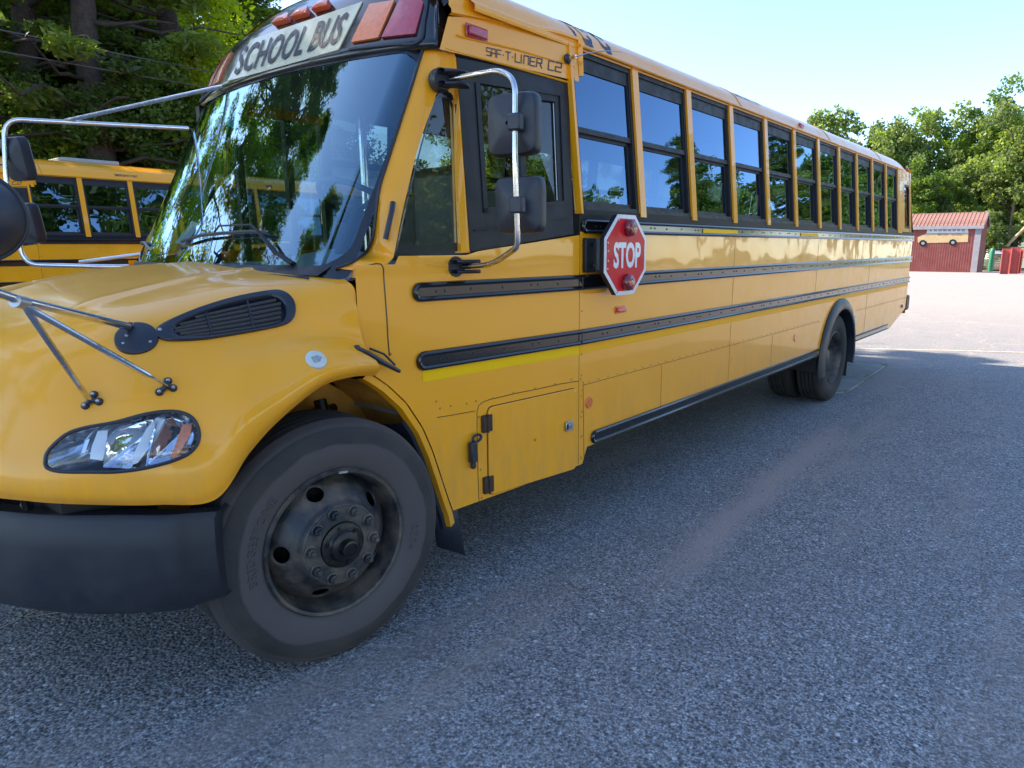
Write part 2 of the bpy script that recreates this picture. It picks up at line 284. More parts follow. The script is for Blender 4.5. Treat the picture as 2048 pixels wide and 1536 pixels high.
def obj(name, mb, mat, parent=None, smooth=True, angle=35, bevel=0, kind=None, solid=0, label=None):
    me = bpy.data.meshes.new(name)
    if isinstance(mb, MB): me.from_pydata(mb.v, [], mb.f)
    me.validate(); me.update(); me.materials.append(M[mat] if isinstance(mat, str) else mat)
    bm = bmesh.new(); bm.from_mesh(me); bmesh.ops.remove_doubles(bm, verts=bm.verts, dist=1e-5); bmesh.ops.recalc_face_normals(bm, faces=bm.faces); bm.to_mesh(me); bm.free()
    if smooth:
        me.polygons.foreach_set('use_smooth', [True] * len(me.polygons))
        try: me.set_sharp_from_angle(angle=math.radians(angle))
        except Exception: pass
    o = bpy.data.objects.new(name, me); COL.objects.link(o)
    if parent: o.parent = parent
    if solid:
        md = o.modifiers.new('solid', 'SOLIDIFY'); md.thickness = solid; md.offset = -1
    if bevel:
        md = o.modifiers.new('bevel', 'BEVEL'); md.width = bevel; md.segments = 2; md.limit_method = 'ANGLE'
    if kind: o['kind'] = kind
    if label: o['label'] = label
    return o
def empty(name, loc=(0, 0, 0), rot=(0, 0, 0), **k):
    o = bpy.data.objects.new(name, None); COL.objects.link(o); o.location = loc; o.rotation_euler = rot; o.empty_display_size = .3
    return setp(o, **k)
def copy_tree(o, parent=None, skip=()):
    c = o.copy(); COL.objects.link(c); c.parent = parent
    for ch in list(o.children):
        if ch.name.split('.')[0] in skip: continue
        copy_tree(ch, c, skip)
    return c
def catmull(P, n):
    P = np.asarray(P, float); m = len(P); t = np.linspace(0, m - 1, n); out = []
    for u in t:
        i = min(int(u), m - 2); f = u - i
        p0, p1, p2, p3 = P[max(i - 1, 0)], P[i], P[i + 1], P[min(i + 2, m - 1)]
        if i == 0: p0 = 2 * P[0] - P[1]
        if i == m - 2: p3 = 2 * P[m - 1] - P[m - 2]
        out.append(.5 * ((2 * p1) + (-p0 + p2) * f + (2 * p0 - 5 * p1 + 4 * p2 - p3) * f * f + (-p0 + 3 * p1 - 3 * p2 + p3) * f ** 3))
    return np.array(out)
def bez(pts, r, n=8):
    # polyline with rounded corners
    pts = [np.array(p, float) for p in pts]; out = [pts[0]]
    for i in range(1, len(pts) - 1):
        a = pts[i - 1] - pts[i]; b = pts[i + 1] - pts[i]; la, lb = np.linalg.norm(a), np.linalg.norm(b); rr = min(r, la * .48, lb * .48)
        p, q = pts[i] + a / la * rr, pts[i] + b / lb * rr
        for k in range(n + 1):
            t = k / n; out.append((1 - t) ** 2 * p + 2 * t * (1 - t) * pts[i] + t * t * q)
    out.append(pts[-1]); return out
# the bus frame leans by 0.8 degrees (nose down); the helpers below turn a line of sight in the survey photo into a point on a known plane of the bus
RK = 0.014072; PIV = np.array([2., 0, 0])
RB = np.array([[math.cos(RK), 0, math.sin(RK)], [0, 1, 0], [-math.sin(RK), 0, math.cos(RK)]])
CB = RB @ (CAM - PIV) + PIV
def sight(px, py):
    return RB @ (np.array([(px - PX0) / F_PX, -(py - PY0) / F_PX, 1.]) @ R3)
def P(px, py, y=None, x=None, z=None):
    d = sight(px, py)
    t = (y - CB[1]) / d[1] if y is not None else (x - CB[0]) / d[0] if x is not None else (z - CB[2]) / d[2]
    return CB + t * d
def toB(p): return RB @ (np.asarray(p, float) - PIV) + PIV
def toW(p): return RB.T @ (np.asarray(p, float) - PIV) + PIV
def PW(px, py, x=None, y=None, z=None):
    d = np.array([(px - PX0) / F_PX, -(py - PY0) / F_PX, 1.]) @ R3
    t = (y - CAM[1]) / d[1] if y is not None else (x - CAM[0]) / d[0] if x is not None else (z - CAM[2]) / d[2]
    return CAM + t * d
def bvh_of(mb): return BVHTree.FromPolygons([Vector(v) for v in mb.v], mb.f)
def cast(bvh, px, py, off=0.):
    h = bvh.ray_cast(Vector(CB), Vector(sight(px, py)))
    if h[0] is None: return None
    n = np.array(h[1]);
    if n @ sight(px, py) > 0: n = -n
    return np.array(h[0]) + n * off
def decal(bvh, poly, off=.004, rings=4, thick=.0, bulge=0., closed_resample=48, yguess=None):
    # patch laid on a surface: outline poly in survey pixels, star shaped about its centroid
    poly = np.array(poly, float); m = len(poly); seg = np.linalg.norm(np.roll(poly, -1, 0) - poly, axis=1); cum = np.concatenate([[0], np.cumsum(seg)]); tot = cum[-1]
    pts = []
    for k in range(closed_resample):
        d = tot * k / closed_resample; i = np.searchsorted(cum, d, 'right') - 1; f = (d - cum[i]) / seg[i]; pts.append(poly[i] * (1 - f) + poly[(i + 1) % m] * f)
    if closed_resample < m * 2 or True:
        pts = np.array(pts)
    c = pts.mean(0); mb = MB(); G = []
    last = None
    for r in range(rings + 1):
        s = 1 - r / rings * .98; row = []
        for p in pts:
            q = c + (p - c) * s; h = cast(bvh, q[0], q[1], off + bulge * (1 - s * s))
            if h is None: h = last if last is not None else np.array(P(q[0], q[1], y=.3))
            last = h; row.append(h)
        G.append(row)
    if thick:
        row = []
        for p in pts:
            h = cast(bvh, p[0], p[1], off - thick); row.append(h if h is not None else G[0][0])
        G.insert(0, row)
    mb.grid(G, close_v=True)
    return mb
def text_mb(body, size=1., bold=0., xs=1., extrude=0., shear=0., spacing=1.0):
    cu = bpy.data.curves.new('t', 'FONT'); cu.body = body; cu.size = size; cu.offset = bold; cu.shear = shear; cu.align_x = 'LEFT'; cu.extrude = extrude; cu.space_character = spacing; cu.resolution_u = 3
    o = bpy.data.objects.new('t', cu); COL.objects.link(o); dg = bpy.context.evaluated_depsgraph_get(); me = bpy.data.meshes.new_from_object(o.evaluated_get(dg))
    v = np.array([list(x.co) for x in me.vertices]); f = [tuple(p.vertices) for p in me.polygons]
    bpy.data.objects.remove(o); bpy.data.curves.remove(cu); bpy.data.meshes.remove(me)
    v[:, 0] *= xs; v[:, 0] -= v[:, 0].min(); v[:, 1] -= v[:, 1].min()
    return v, f
def subdiv_flat(v, f, size):
    bm = bmesh.new(); vv = [bm.verts.new(p) for p in v]
    for q in f:
        try: bm.faces.new([vv[i] for i in q])
        except ValueError: pass
    bmesh.ops.triangulate(bm, faces=bm.faces)
    for _ in range(3):
        es = [e for e in bm.edges if e.calc_length() > size]
        if not es: break
        bmesh.ops.subdivide_edges(bm, edges=es, cuts=1)
        bmesh.ops.triangulate(bm, faces=bm.faces)
    bm.verts.index_update(); v2 = np.array([list(x.co) for x in bm.verts]); f2 = [tuple(x.index for x in q.verts) for q in bm.faces]; bm.free(); return v2, f2
def stroke_letters(s, adv, w=.09):
    # square technical lettering drawn with a pen of width w; unit height 1
    G = {'S': [[(.8, 1), (0, 1), (0, .52), (.8, .52), (.8, 0), (0, 0)]], 'A': [[(0, 0), (0, 1), (.8, 1), (.8, 0)], [(0, .45), (.8, .45)]], 'F': [[(0, 0), (0, 1), (.75, 1)], [(0, .5), (.65, .5)]],
         '-': [[(.14, .48), (.20, .48)]], 'T': [[(0, 1), (.8, 1)], [(.4, 1), (.4, 0)]], 'L': [[(0, 1), (0, 0), (.75, 0)]], 'I': [[(0, 0), (0, 1)]], 'N': [[(0, 0), (0, 1), (.75, 1), (.75, 0)]],
         'E': [[(.75, 1), (0, 1), (0, 0), (.75, 0)], [(0, .5), (.65, .5)]], 'R': [[(0, 0), (0, 1), (.75, 1), (.75, .5), (0, .5)], [(.45, .5), (.78, 0)]], 'C': [[(.75, 1), (0, 1), (0, 0), (.75, 0)]],
         '2': [[(0, 1), (.75, 1), (.75, .5), (0, .5), (0, 0), (.75, 0)]], '7': [[(0, 1), (.7, 1), (.35, 0)]], '5': [[(.7, 1), (0, 1), (0, .55), (.5, .58), (.7, .42), (.7, .15), (.5, 0), (0, 0)]],
         '6': [[(.6, 1), (.2, .8), (0, .45), (0, .12), (.2, 0), (.5, 0), (.7, .14), (.7, .4), (.5, .55), (.05, .5)]], ' ': []}
    wd = {'-': .42, 'I': .22, ' ': .5}
    mb = MB(); x = 0
    for ch in s:
        for pl in G[ch]:
            for a, b in zip(pl[:-1], pl[1:]):
                a = np.array(a); b = np.array(b); d = (b - a) / np.linalg.norm(b - a); n = np.array([-d[1], d[0]]) * w / 2; a = a - d * w / 2; b = b + d * w / 2; K = max(1, int(np.linalg.norm(b - a) / .25))
                for k in range(K):
                    p = a + (b - a) * k / K; q = a + (b - a) * (k + 1) / K
                    mb.add([(x + p[0] - n[0], p[1] - n[1], 0), (x + q[0] - n[0], q[1] - n[1], 0), (x + q[0] + n[0], q[1] + n[1], 0), (x + p[0] + n[0], p[1] + n[1], 0)], [(0, 1, 2, 3)])
        x += wd.get(ch, .8) + adv
    v = np.array(mb.v); return v, mb.f, x
W2 = 2.44
def mir(mb):
    o = MB(); o.v = [(x, W2 - y, z) for x, y, z in mb.v]; o.f = [f[::-1] for f in mb.f]; return o

exec_parts = []
# ================================================================== SETTING: ground
def gh(x, y):
    t = np.clip((x - 15) / 32, 0, 1); return .45 * t * t * (3 - 2 * t)
xs = np.concatenate([np.linspace(-400, -30, 8), np.linspace(-20, 90, 56), np.linspace(110, 900, 10)]); ys_ = np.concatenate([np.linspace(-500, -60, 8), np.linspace(-50, 60, 23), np.linspace(80, 600, 8)])
g = MB(); g.grid([[(x, y, gh(x, y)) for y in ys_] for x in xs])
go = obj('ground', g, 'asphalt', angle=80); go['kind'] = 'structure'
for poly in ([(85, -300), (900, -500), (900, 600), (85, 300)], [(-400, 14.5), (64, 14.5), (64, 20), (85, 20), (85, 600), (-400, 600)]):
    mb = MB(); mb.add([(x, y, gh(x, y) + .004 + (.03 if x < 84 else 0)) for x, y in poly], [tuple(range(len(poly)))]); o = obj('grass_verge', mb, 'grass'); o['kind'] = 'structure'

# ================================================================== OUR BUS
bus = empty('school_bus', loc=tuple(PIV - RB.T @ PIV), rot=(0, -RK, 0), label='yellow school bus filling the foreground, with stop sign, numbered 75-6 over its first window', cat='bus', group='school buses parked in the lot')
bus.location = tuple(PIV - RB.T @ PIV)
XS = 2.21; XR = 11.10; ZW = 1.93; ZG = 2.80; ZB = .55; PITCH = .7135; PX_ = [2.178 + PITCH * i for i in range(12)]
def taper(x): return .075 * max(0., XS - x) / 1.05 if x > .6 else .12
def tum(z): return 0 if z < 1.93 else .09 * (z - 1.93) / .87
def ys(x, z): return taper(x) + tum(z)
def PS(px, py, d=0.):
    y = .04
    for _ in range(8):
        p = P(px, py, y=y); y = ys(p[0], p[2]) - d
    return P(px, py, y=y)
WCX, WCR = 7.44, .69      # rear wheel opening
def both(name, mb, mat, **k):
    obj(name, mb, mat, bus, **k); obj(name, mir(mb), mat, bus, **k)
# --- lower side panels of the passenger section, split in bands the rails cover
def side_band(z0, z1, x0, x1, nx=140, nz=6):
    G = []
    for i in range(nx + 1):
        x = x0 + (x1 - x0) * i / nx; col = []
        zb = z0
        if abs(x - WCX) < WCR: zb = max(z0, .44 + math.sqrt(max(0, WCR ** 2 - (x - WCX) ** 2)))
        if x > 10.05: zb = max(zb, .55 + (x - 10.05) * .115 / 1.05 * 2.2) if x > 10.05 else zb
        zb = min(zb, z1 - .001)
        for j in range(nz + 1): col.append((x, 0, zb + (z1 - zb) * j / nz))
        G.append(col)
    return MB().grid(G)
both('lower_side_panel', side_band(ZB, 1.19, XS, XR - .06), 'yellow')
both('middle_side_panel', side_band(1.19, 1.50, XS, XR - .06), 'yellow')
both('upper_side_panel', side_band(1.50, 1.82, XS, XR - .06), 'yellow_wavy')
both('window_sill_panel', side_band(1.82, ZW + .012, XS, XR - .06), 'sill')
# --- window pillars (yellow covers)
for i, x in enumerate(PX_):
    w0, w1 = (x - .034, x + .034) if i else (XS, 2.232)
    if i == 11: w1 = x + .20
    mb = MB()
    G = [[(xx, ys(XS, z) - yo, z) for xx, yo in ((w0, -.035), (w0, .010), (w1, .010), (w1, -.035))] for z in np.linspace(ZW - .012, ZG + .01, 6)]
    mb.grid(G); both('window_pillar', mb, 'yellow', angle=30)
# --- rear corner with the narrow fixed window
xa = PX_[11] + .20
mb = MB(); mb.grid([[(x, ys(XS, z), z) for z in np.linspace(ZW, ZG + .01, 6)] for x in (xa, xa + .22)]); both('rear_quarter_panel', mb, 'yellow')
mb = MB(); mb.grid([[(x, ys(XS, z), z) for z in np.linspace(ZW, ZG + .01, 6)] for x in (xa + .62, 10.75, 10.9)]); both('rear_quarter_panel', mb, 'yellow')
mb = MB(); mb.grid([[(x, ys(XS, z), z) for z in np.linspace(2.62, ZG + .01, 4)] for x in (xa + .22, xa + .62)]); mb.grid([[(x, ys(XS, z), z) for z in (ZW, ZW + .06)] for x in (xa + .22, xa + .62)]); both('rear_quarter_panel', mb, 'yellow')
# --- windows: frame, two sashes
def window(x0, x1, z0, z1, side, name='window', split=True):
    def Y(z, d): y = ys(XS, z) + d; return y if side > 0 else W2 - y
    def frame_bar(mb, xa_, xb, za, zb, d0, d1):
        vs_ = []
        for z in (za, zb):
            for x, d in ((xa_, d0), (xb, d0), (xb, d1), (xa_, d1)): vs_.append((x, Y(z, d), z))
        mb.add(vs_, [(0, 1, 2, 3), (4, 5, 6, 7), (0, 1, 5, 4), (1, 2, 6, 5), (2, 3, 7, 6), (3, 0, 4, 7)])
    fr = MB(); t = .028
    frame_bar(fr, x0, x0 + t, z0, z1, .006, .05); frame_bar(fr, x1 - t, x1, z0, z1, .006, .05); frame_bar(fr, x0 + t, x1 - t, z0, z0 + .035, .004, .05); frame_bar(fr, x0 + t, x1 - t, z1 - .032, z1, .004, .05)
    fo = obj(name, fr, 'black_matt', bus, smooth=False)
    zm = z0 + (z1 - z0) * .51
    if split:
        a = MB()   # upper sash frame in front, lower sash behind
        frame_bar(a, x0 + t, x1 - t, zm - .014, zm + .016, .012, .035); frame_bar(a, x0 + t, x1 - t, z1 - .032 - .075, z1 - .032, .014, .03)
        frame_bar(a, x1 - t - .012, x1 - t, zm, z1 - .05, .012, .03); frame_bar(a, x1 - t - .03, x1 - t, z0 + .035, zm - .014, .03, .045); frame_bar(a, x0 + t, x0 + t + .012, z0 + .035, zm, .03, .045)
        frame_bar(a, x0 + t, x1 - t, z0 + .035, z0 + .06, .03, .045); frame_bar(a, x0 + t, x1 - t, zm - .034, zm - .014, .03, .046)
        obj('sash', a, 'black_matt', fo, smooth=False)
        for za, zb, d in ((zm + .016, z1 - .107, .022), (z0 + .06, zm - .034, .038)):
            p = MB(); p.grid([[(x, Y(z, d), z) for z in (za, zb)] for x in (x0 + t, x1 - t)]); obj('pane', p, 'winglass', fo, smooth=False)
    else:
        p = MB(); p.grid([[(x, Y(z, .022), z) for z in (z0 + .03, z1 - .03)] for x in (x0 + t, x1 - t)]); obj('pane', p, 'winglass', fo, smooth=False)
for side in (1, -1):
    for i in range(11):
        x0 = PX_[i] + (.034 if i else .054); window(x0, PX_[i + 1] - .034, ZW, ZG, side)
    window(xa + .22, xa + .62, ZW + .06, 2.62, side, split=False)
# --- roof
RP = [(.088, 2.795), (.082, 2.805), (.085, 2.825), (.105, 2.84), (.125, 2.87), (.16, 2.915), (.23, 2.97), (.34, 3.02), (.50, 3.06), (.75, 3.095), (1.0, 3.108), (1.22, 3.112)]
roofp = catmull(np.array([(y, z) for y, z in RP[3:]]), 22); roofp = np.vstack([np.array(RP[:3]), roofp])
def roofrow(x, dz=0, k=1.): 
    L_ = [(x, 1.22 - (1.22 - y) * k, z + dz) for y, z in roofp]; return L_ + [(a, W2 - b, c) for a, b, c in L_[-2::-1]]
rm = MB(); rx = [1.49, 1.8, 2.28, 3.3, 4.5, 6, 8, 9.5, 10.2]; rows = [roofrow(x) for x in rx]
rear = []
for t in np.linspace(0.12, 1, 9):
    a = t * math.pi / 2; rear.append((10.2 + .75 * math.sin(a), 1 - .10 * (1 - math.cos(a)), -.16 * (1 - math.cos(a))))
for x, k, dz in rear: rows.append(roofrow(x, dz * .6, 1 - (1 - k) * .4))
rm.grid(rows); roofo = obj('roof', rm, 'yellow', bus, angle=50)
gt = MB(); gt.tube([(x, .083 - .006, 2.812 ) for x in (2.29, 5, 8, 10.3)], (.016, .010), 8); both('gutter', gt, 'yellow')
for xj in (2.42, 4.55, 6.9, 9.1):
    s_ = MB(); r_ = [np.array(p) for p in roofrow(xj)]; c = np.array([xj, 1.22, 2.4]); s_.tube([p + (p - c) / np.linalg.norm(p - c) * .0005 for p in r_[2:-2]], .004, 5); obj('roof_seam', s_, 'rivet', bus)
# --- rear end
re = MB(); secs = []
for z, x, yo in ((.70, 11.06, .06), (1.0, 11.10, .05), (1.5, 11.11, .05), (1.93, 11.10, .05), (2.4, 11.05, .08), (2.70, 10.99, .12), (2.80, 10.93, .18), (2.86, 10.86, .3)):
    secs.append([(XR - .06 if z < 1.94 else 10.9, (0 if z < 1.94 else tum(min(z, 2.8))), z), (x - .03, yo * .35 + .0 + tum(min(z, 2.8)) * .8, z), (x, yo + .05, z), (x + .03, 1.22, z), (x, W2 - yo - .05, z), (x - .03, W2 - yo * .35 - tum(min(z, 2.8)) * .8, z), (XR - .06 if z < 1.94 else 10.9, W2 - (0 if z < 1.94 else tum(min(z, 2.8))), z)])
re.grid(secs); obj('rear_body', re, 'yellow', bus, angle=50)
rb = MB(); rb.box(11.02, 11.25, -.01, W2 + .01, .74, .98); obj('rear_bumper', rb, 'black_matt', bus, bevel=.03)
ub = MB(); ub.box(1.0, 11.0, .12, W2 - .12, .62, .80); ub.box(.2, 11, .75, .95, .50, .72); ub.box(.2, 11, 1.5, 1.7, .50, .72); obj('chassis', ub, 'black_matt', bus, smooth=False)
fl = MB(); fl.box(1.05, 11.0, .16, W2 - .16, .96, 1.0); obj('floor', fl, 'dash', bus, smooth=False)
# interior
il = MB(); il.grid([[(x, y, 2.93 - .25 * abs((y - 1.22) / 1.1) ** 3) for y in np.linspace(.12, W2 - .12, 13)] for x in (1.5, 10.9)]); obj('headliner', il, 'headliner', bus)
iw = MB()
for y in (.03, W2 - .03): iw.grid([[(x, y, z) for z in (1.0, ZW)] for x in (2.25, 11.0)])
obj('inner_wall', iw, 'headliner', bus, smooth=False)
for i in range(11):
    for y0, y1 in ((.10, 1.0), (1.44, 2.34)):
        s_ = MB(); x = 2.95 + .70 * i; s_.box(x, x + .11, y0, y1, 1.40, 1.98); s_.box(x - .38, x, y0, y1, 1.32, 1.44); obj('passenger_seat', s_, 'seatvinyl', bus, bevel=.03)
bh = MB(); bh.box(2.35, 2.38, .1, .95, 1.0, 2.1); bh.box(2.35, 2.38, 1.5, 2.34, 1.0, 2.1); obj('crash_barrier', bh, 'seatvinyl', bus, bevel=.02)
ds = MB(); ds.box(1.75, 1.90, .42, .90, 1.45, 2.18); ds.box(1.45, 1.85, .42, .92, 1.38, 1.50); obj('driver_seat', ds, 'seatvinyl', bus, bevel=.06)
# dashboard: long shelf with an instrument hump before the driver
G = []
for y in np.linspace(.18, 2.26, 30):
    hump = .10 * math.exp(-((y - .72) / .36) ** 2) + .03 * math.exp(-((y - 1.5) / .5) ** 2)
    xf = .80 - .14 * (1 - ((y - 1.22) / 1.05) ** 2)
    G.append([(xf, y, 1.60), (xf + .15, y, 1.615), (xf + .32, y, 1.63 + hump * .8), (xf + .45, y, 1.63 + hump), (xf + .55, y, 1.58 + hump * .7), (xf + .60, y, 1.30), (xf + .6, y, 1.0)])
db = MB().grid(G); obj('dashboard', db, 'dash', bus)
sw = MB(); c = np.array(P(722, 410, y=.62)); ax = np.array([.5, 0, .866]); u = np.array([0, 1., 0]); v_ = np.cross(ax, u)
sw.tube([c + .215 * (math.cos(a) * u + math.sin(a) * v_) for a in np.linspace(0, 2 * math.pi, 33)[:-1]], .015, 8, closed=True)
for a in (0.3, 2.84, 4.71): sw.tube([c - ax * .03, c + .21 * (math.cos(a) * u + math.sin(a) * v_)], .012, 6)
sw.tube([c - ax * .03, c - ax * .35], .03, 8); obj('steering_wheel', sw, 'black_matt', bus)

# ================================================================== cab side (driver's side and its mirror image)
def archz(x):      # lower edge of cab panel: vertical-ish opening behind the front wheel
    pts = [(.765, 1.235), (.83, 1.195), (.90, 1.14), (.99, 1.05), (1.077, .915), (1.13, .79), (1.176, .647), (1.21, .54), (1.24, .455), (2.4, .455)]
    return float(np.interp(x, [p[0] for p in pts], [p[1] for p in pts]))
G = []
for x in list(np.linspace(.765, 1.26, 26)) + list(np.linspace(1.3, XS, 14)):
    top = 1.70 if x > .97 else 1.665
    if x > 1.38: top = 1.71 + (x - 1.38) * .11
    G.append([(x, ys(x, z) if x <= XS else 0, z) for z in np.linspace(archz(x), top, 12)])
both('cab_side_panel', MB().grid(G), 'yellow')
mb = MB(); mb.add([(XS, .0, .455), (2.25, .0, .455), (2.30, .0, .55), (XS, .0, .55)], [(0, 1, 2, 3)]); both('skirt_corner', mb, 'yellow')
# wheel arch flange
fg = [(x, archz(x)) for x in (.80, .85, .90, .95, .99, 1.03, 1.077, 1.13, 1.176, 1.21, 1.235)] + [(1.25, .40)]
mb = MB(); mb.grid([[(x - .004 - k * .030, ys(x, 1) + d, z - k * .022) for k, d in ((0, .004), (.25, -.008), (1, -.006), (1.2, .03))] for x, z in fg]); both('wheel_arch_flange', mb, 'yellow')
mb = MB(); mb.grid([[(x - .03 - k * .05, ys(x, 1) + d, z - .022 - k * .035) for k, d in ((0, .02), (.4, .03), (.8, .08), (.9, .16))] for x, z in fg[5:]]); both('arch_liner_strip', mb, 'black_plastic')
def we(z): return .77 + .53 * (z - 1.655)
def wy(s, z):      # s in -1..1 across
    hw = 1.035 - .0 * (z - 1.65); return 1.22 + s * hw
def wx(s, z): return we(z) - .15 * (1 - abs(s) ** 2.2) + (.05 * max(0, abs(s) - .93) / .07)
G = [[(wx(s, z), wy(s, z), z) for z in np.linspace(1.60, 2.66, 16)] for s in np.linspace(-1, 1, 49)]
ws = MB().grid(G); obj('windshield', ws, 'wsglass', bus, angle=80); wsb = bvh_of(ws)
# A pillar
def onws(px, py, yf):
    h = cast(wsb, px, py, .008); return h if h is not None else P(px, py, y=yf)
E1 = [onws(672, 538, .38), onws(692, 531, .33), onws(712, 522, .29), onws(730, 508, .25), onws(742, 488, .22), onws(748, 465, .20), onws(758, 386, .185), onws(776, 325, .185), onws(800, 250, .19), onws(824, 175, .195), onws(847, 100, .20), onws(851, 88, .205)]
E2 = [P(735, 545, y=.15), P(755, 538, y=.12), P(772, 530, y=.11), P(786, 516, y=.112), P(788, 508, y=.112), P(790, 500, y=.112), P(806, 420, y=.115), P(820, 360, y=.122), P(835, 300, y=.13), P(853, 245, y=.142), P(872, 190, y=.155), P(888, 97, y=.15)]
A1, A2 = catmull(E1, 40), catmull(E2, 40); rows = []
for a, b in zip(A1, A2):
    m_ = (a + b) / 2; out = np.array([-.45, -.9, .1]); out /= np.linalg.norm(out); rows.append([a + np.array([.05, .07, 0]), a, a * .75 + b * .25 + out * .008, m_ + out * .011, a * .25 + b * .75 + out * .008, b, b + np.array([.005, .03, 0])])
both('windshield_pillar', MB().grid(rows), 'yellow', angle=60)
# cowl filler under the pillar
mb = MB(); mb.grid([[onws(672, 538, .38), onws(700, 532, .33), P(735, 535, y=.16), P(768, 524, y=.105)], [P(668, 556, y=.36), P(696, 556, y=.22), P(735, 556, y=.13), P(768, 545, y=.105)]]); both('cowl_corner_panel', mb, 'yellow')
# post between quarter window and driver window
rows = []
for t in np.linspace(0, 1, 14):
    a = P(922 + (911 - 922) * t, 506 + (200 - 506) * t, y=.085 + .07 * t); b = P(941 - 29 * t, 505 - 390 * t, y=.09 + .045 * t)
    a[2] = b[2] * .999 if t < .01 else a[2]; rows.append([a + np.array([0, .04, 0]), a, (a + b) / 2 + np.array([0, -.008, 0]), b, b + np.array([0, .04, 0])])
both('door_post', MB().grid(rows), 'yellow', angle=50)
mb = MB(); q = [P(872, 190, y=.157), P(880, 181, y=.158), P(893, 180, y=.158), P(904, 188, y=.155), P(911, 202, y=.155)]
tp = [P(884, 97, y=.152), P(890, 97, y=.15), P(897, 97, y=.148), P(905, 100, y=.145), P(912, 116, y=.136)]
mb.grid([[a, b] for a, b in zip(q, tp)]); both('pillar_head_panel', mb, 'yellow')
# quarter window
QW = [P(791, 512, y=.125), P(815, 400, y=.13), P(845, 285, y=.145), P(870, 200, y=.165), P(880, 186, y=.17), P(892, 184, y=.17), P(903, 192, y=.165), P(909, 212, y=.165), P(914, 330, y=.14), P(919, 502, y=.10)]
def poly_in(pts, y=.012, inset=0):
    c = np.mean(pts, 0); return [p + (c - p) * inset + np.array([0, y, 0]) for p in pts]
mb = MB(); mb.add(poly_in(QW), [tuple(range(len(QW)))]); both('quarter_window', mb, 'clearglass', smooth=False)
mb = MB(); a = poly_in(QW, .008); b = poly_in(QW, .008, .085); mb.grid([a, b], close_v=True); both('quarter_window_seal', mb, 'frit', smooth=False)
# driver sliding window: black surround, sash frames, two panes
DW = [P(912, 115, y=.136), P(1135, 160, y=.095), P(1146, 468, y=.012), P(940, 503, y=.088)]
def dwp(u, v, d=0):   # u along, v down
    a = DW[0] * (1 - u) + DW[1] * u; b = DW[3] * (1 - u) + DW[2] * u; p = a * (1 - v) + b * v; return p + np.array([0, d, 0])
def dbar(mb, u0, u1, v0, v1, d0=-.004, d1=.03):
    c = [(u0, v0), (u1, v0), (u1, v1), (u0, v1)]; mb.add([dwp(u, v, d0) for u, v in c] + [dwp(u, v, d1) for u, v in c], [(0, 1, 2, 3), (4, 5, 6, 7), (0, 1, 5, 4), (1, 2, 6, 5), (2, 3, 7, 6), (3, 0, 4, 7)])
fr = MB(); dbar(fr, 0, .13, 0, 1); dbar(fr, .91, 1, 0, 1); dbar(fr, .13, .91, 0, .11); dbar(fr, .13, .91, .80, 1); dwo = obj('driver_window', fr, 'black_matt', bus, smooth=False)
f2 = MB(); dbar(f2, .13, .165, .11, .80, -.01, .01); dbar(f2, .13, .91, .775, .80, -.010, .01); dbar(f2, .48, .53, .11, .80, -.012, .02); dbar(f2, .53, .88, .11, .15, .002, .02); dbar(f2, .865, .91, .11, .80, .004, .02); dbar(f2, .04, .96, .885, .893, -.010, .0)
obj('window_sash', f2, 'black_matt', dwo, smooth=False)
for u0, u1, d in ((.165, .48, .012), (.53, .865, .02)):
    p = MB(); p.add([dwp(u0, .11, d), dwp(u1, .11, d), dwp(u1, .775, d), dwp(u0, .775, d)], [(0, 1, 2, 3)]); obj('pane', p, 'clearglass', dwo, smooth=False)
ed = MB(); ed.tube([dwp(.49, .14, -.004), dwp(.49, .77, -.004)], .003, 5); ed.tube([dwp(.86, .16, .012), dwp(.86, .77, .012)], .003, 5); obj('glass_edge', ed, 'zinc', dwo)
# entrance side: door leaves of glass with posts
for x in (1.28, 1.50, 1.87, 2.16):
    mb = MB(); mb.box(x, x + .05, W2 - .13, W2 - .08, .5, 2.62); obj('door_post', mb, 'black_matt', bus, smooth=False)
mb = MB(); mb.box(1.33, 2.16, W2 - .11, W2 - .105, 1.72, 2.60); obj('door_pane', mb, 'clearglass', bus, smooth=False)
for x in (1.98, 2.3): 
    mb = MB(); mb.tube([(x, 1.6 + (x - 1.98) * 1.2, 1.0), (x, 1.6 + (x - 1.98) * 1.2, 2.9)], .018, 8); obj('grab_pole', mb, 'chrome', bus)
# header side panel with ribs
G = []
for x in np.linspace(1.30, 2.30, 16):
    zt = 2.755 + .075 * min(1, (x - 1.33) / .8)
    G.append([(x + .07 * k * max(0, (1.5 - x) / .2 if x > 1.3 else 1) * (1 if x < 1.5 else 0), .128 - .045 * (x - 1.33) / .97 + k * .012 - .006, 2.60 + (x - 1.33) * .03 + (zt - 2.60) * k) for k in np.linspace(0, 1, 8)])
hp = MB().grid(G); obj('header_side_panel', hp, 'yellow', bus); hp2 = mir(hp); hp2.v = [(x + .12 if x < 1.8 else x, y, z) for x, y, z in hp2.v]; obj('header_side_panel', hp2, 'yellow', bus); hdb = bvh_of(hp)
def hpt(px, py, off=.004):
    h = cast(hdb, px, py, off); return h if h is not None else P(px, py, y=.11) + np.array([0, -off, 0])
rb_ = MB()
for pl in ([(890, 97), (900, 101), (1020, 132), (1140, 166)], [(912, 70), (924, 74), (1030, 99), (1148, 134)]):
    rb_.tube([P(a, b, y=.128 - .04 * (a - 890) / 260) for a, b in pl], (.008, .006), 6)
obj('pressed_rib', rb_, 'yellow', bus)
G = []
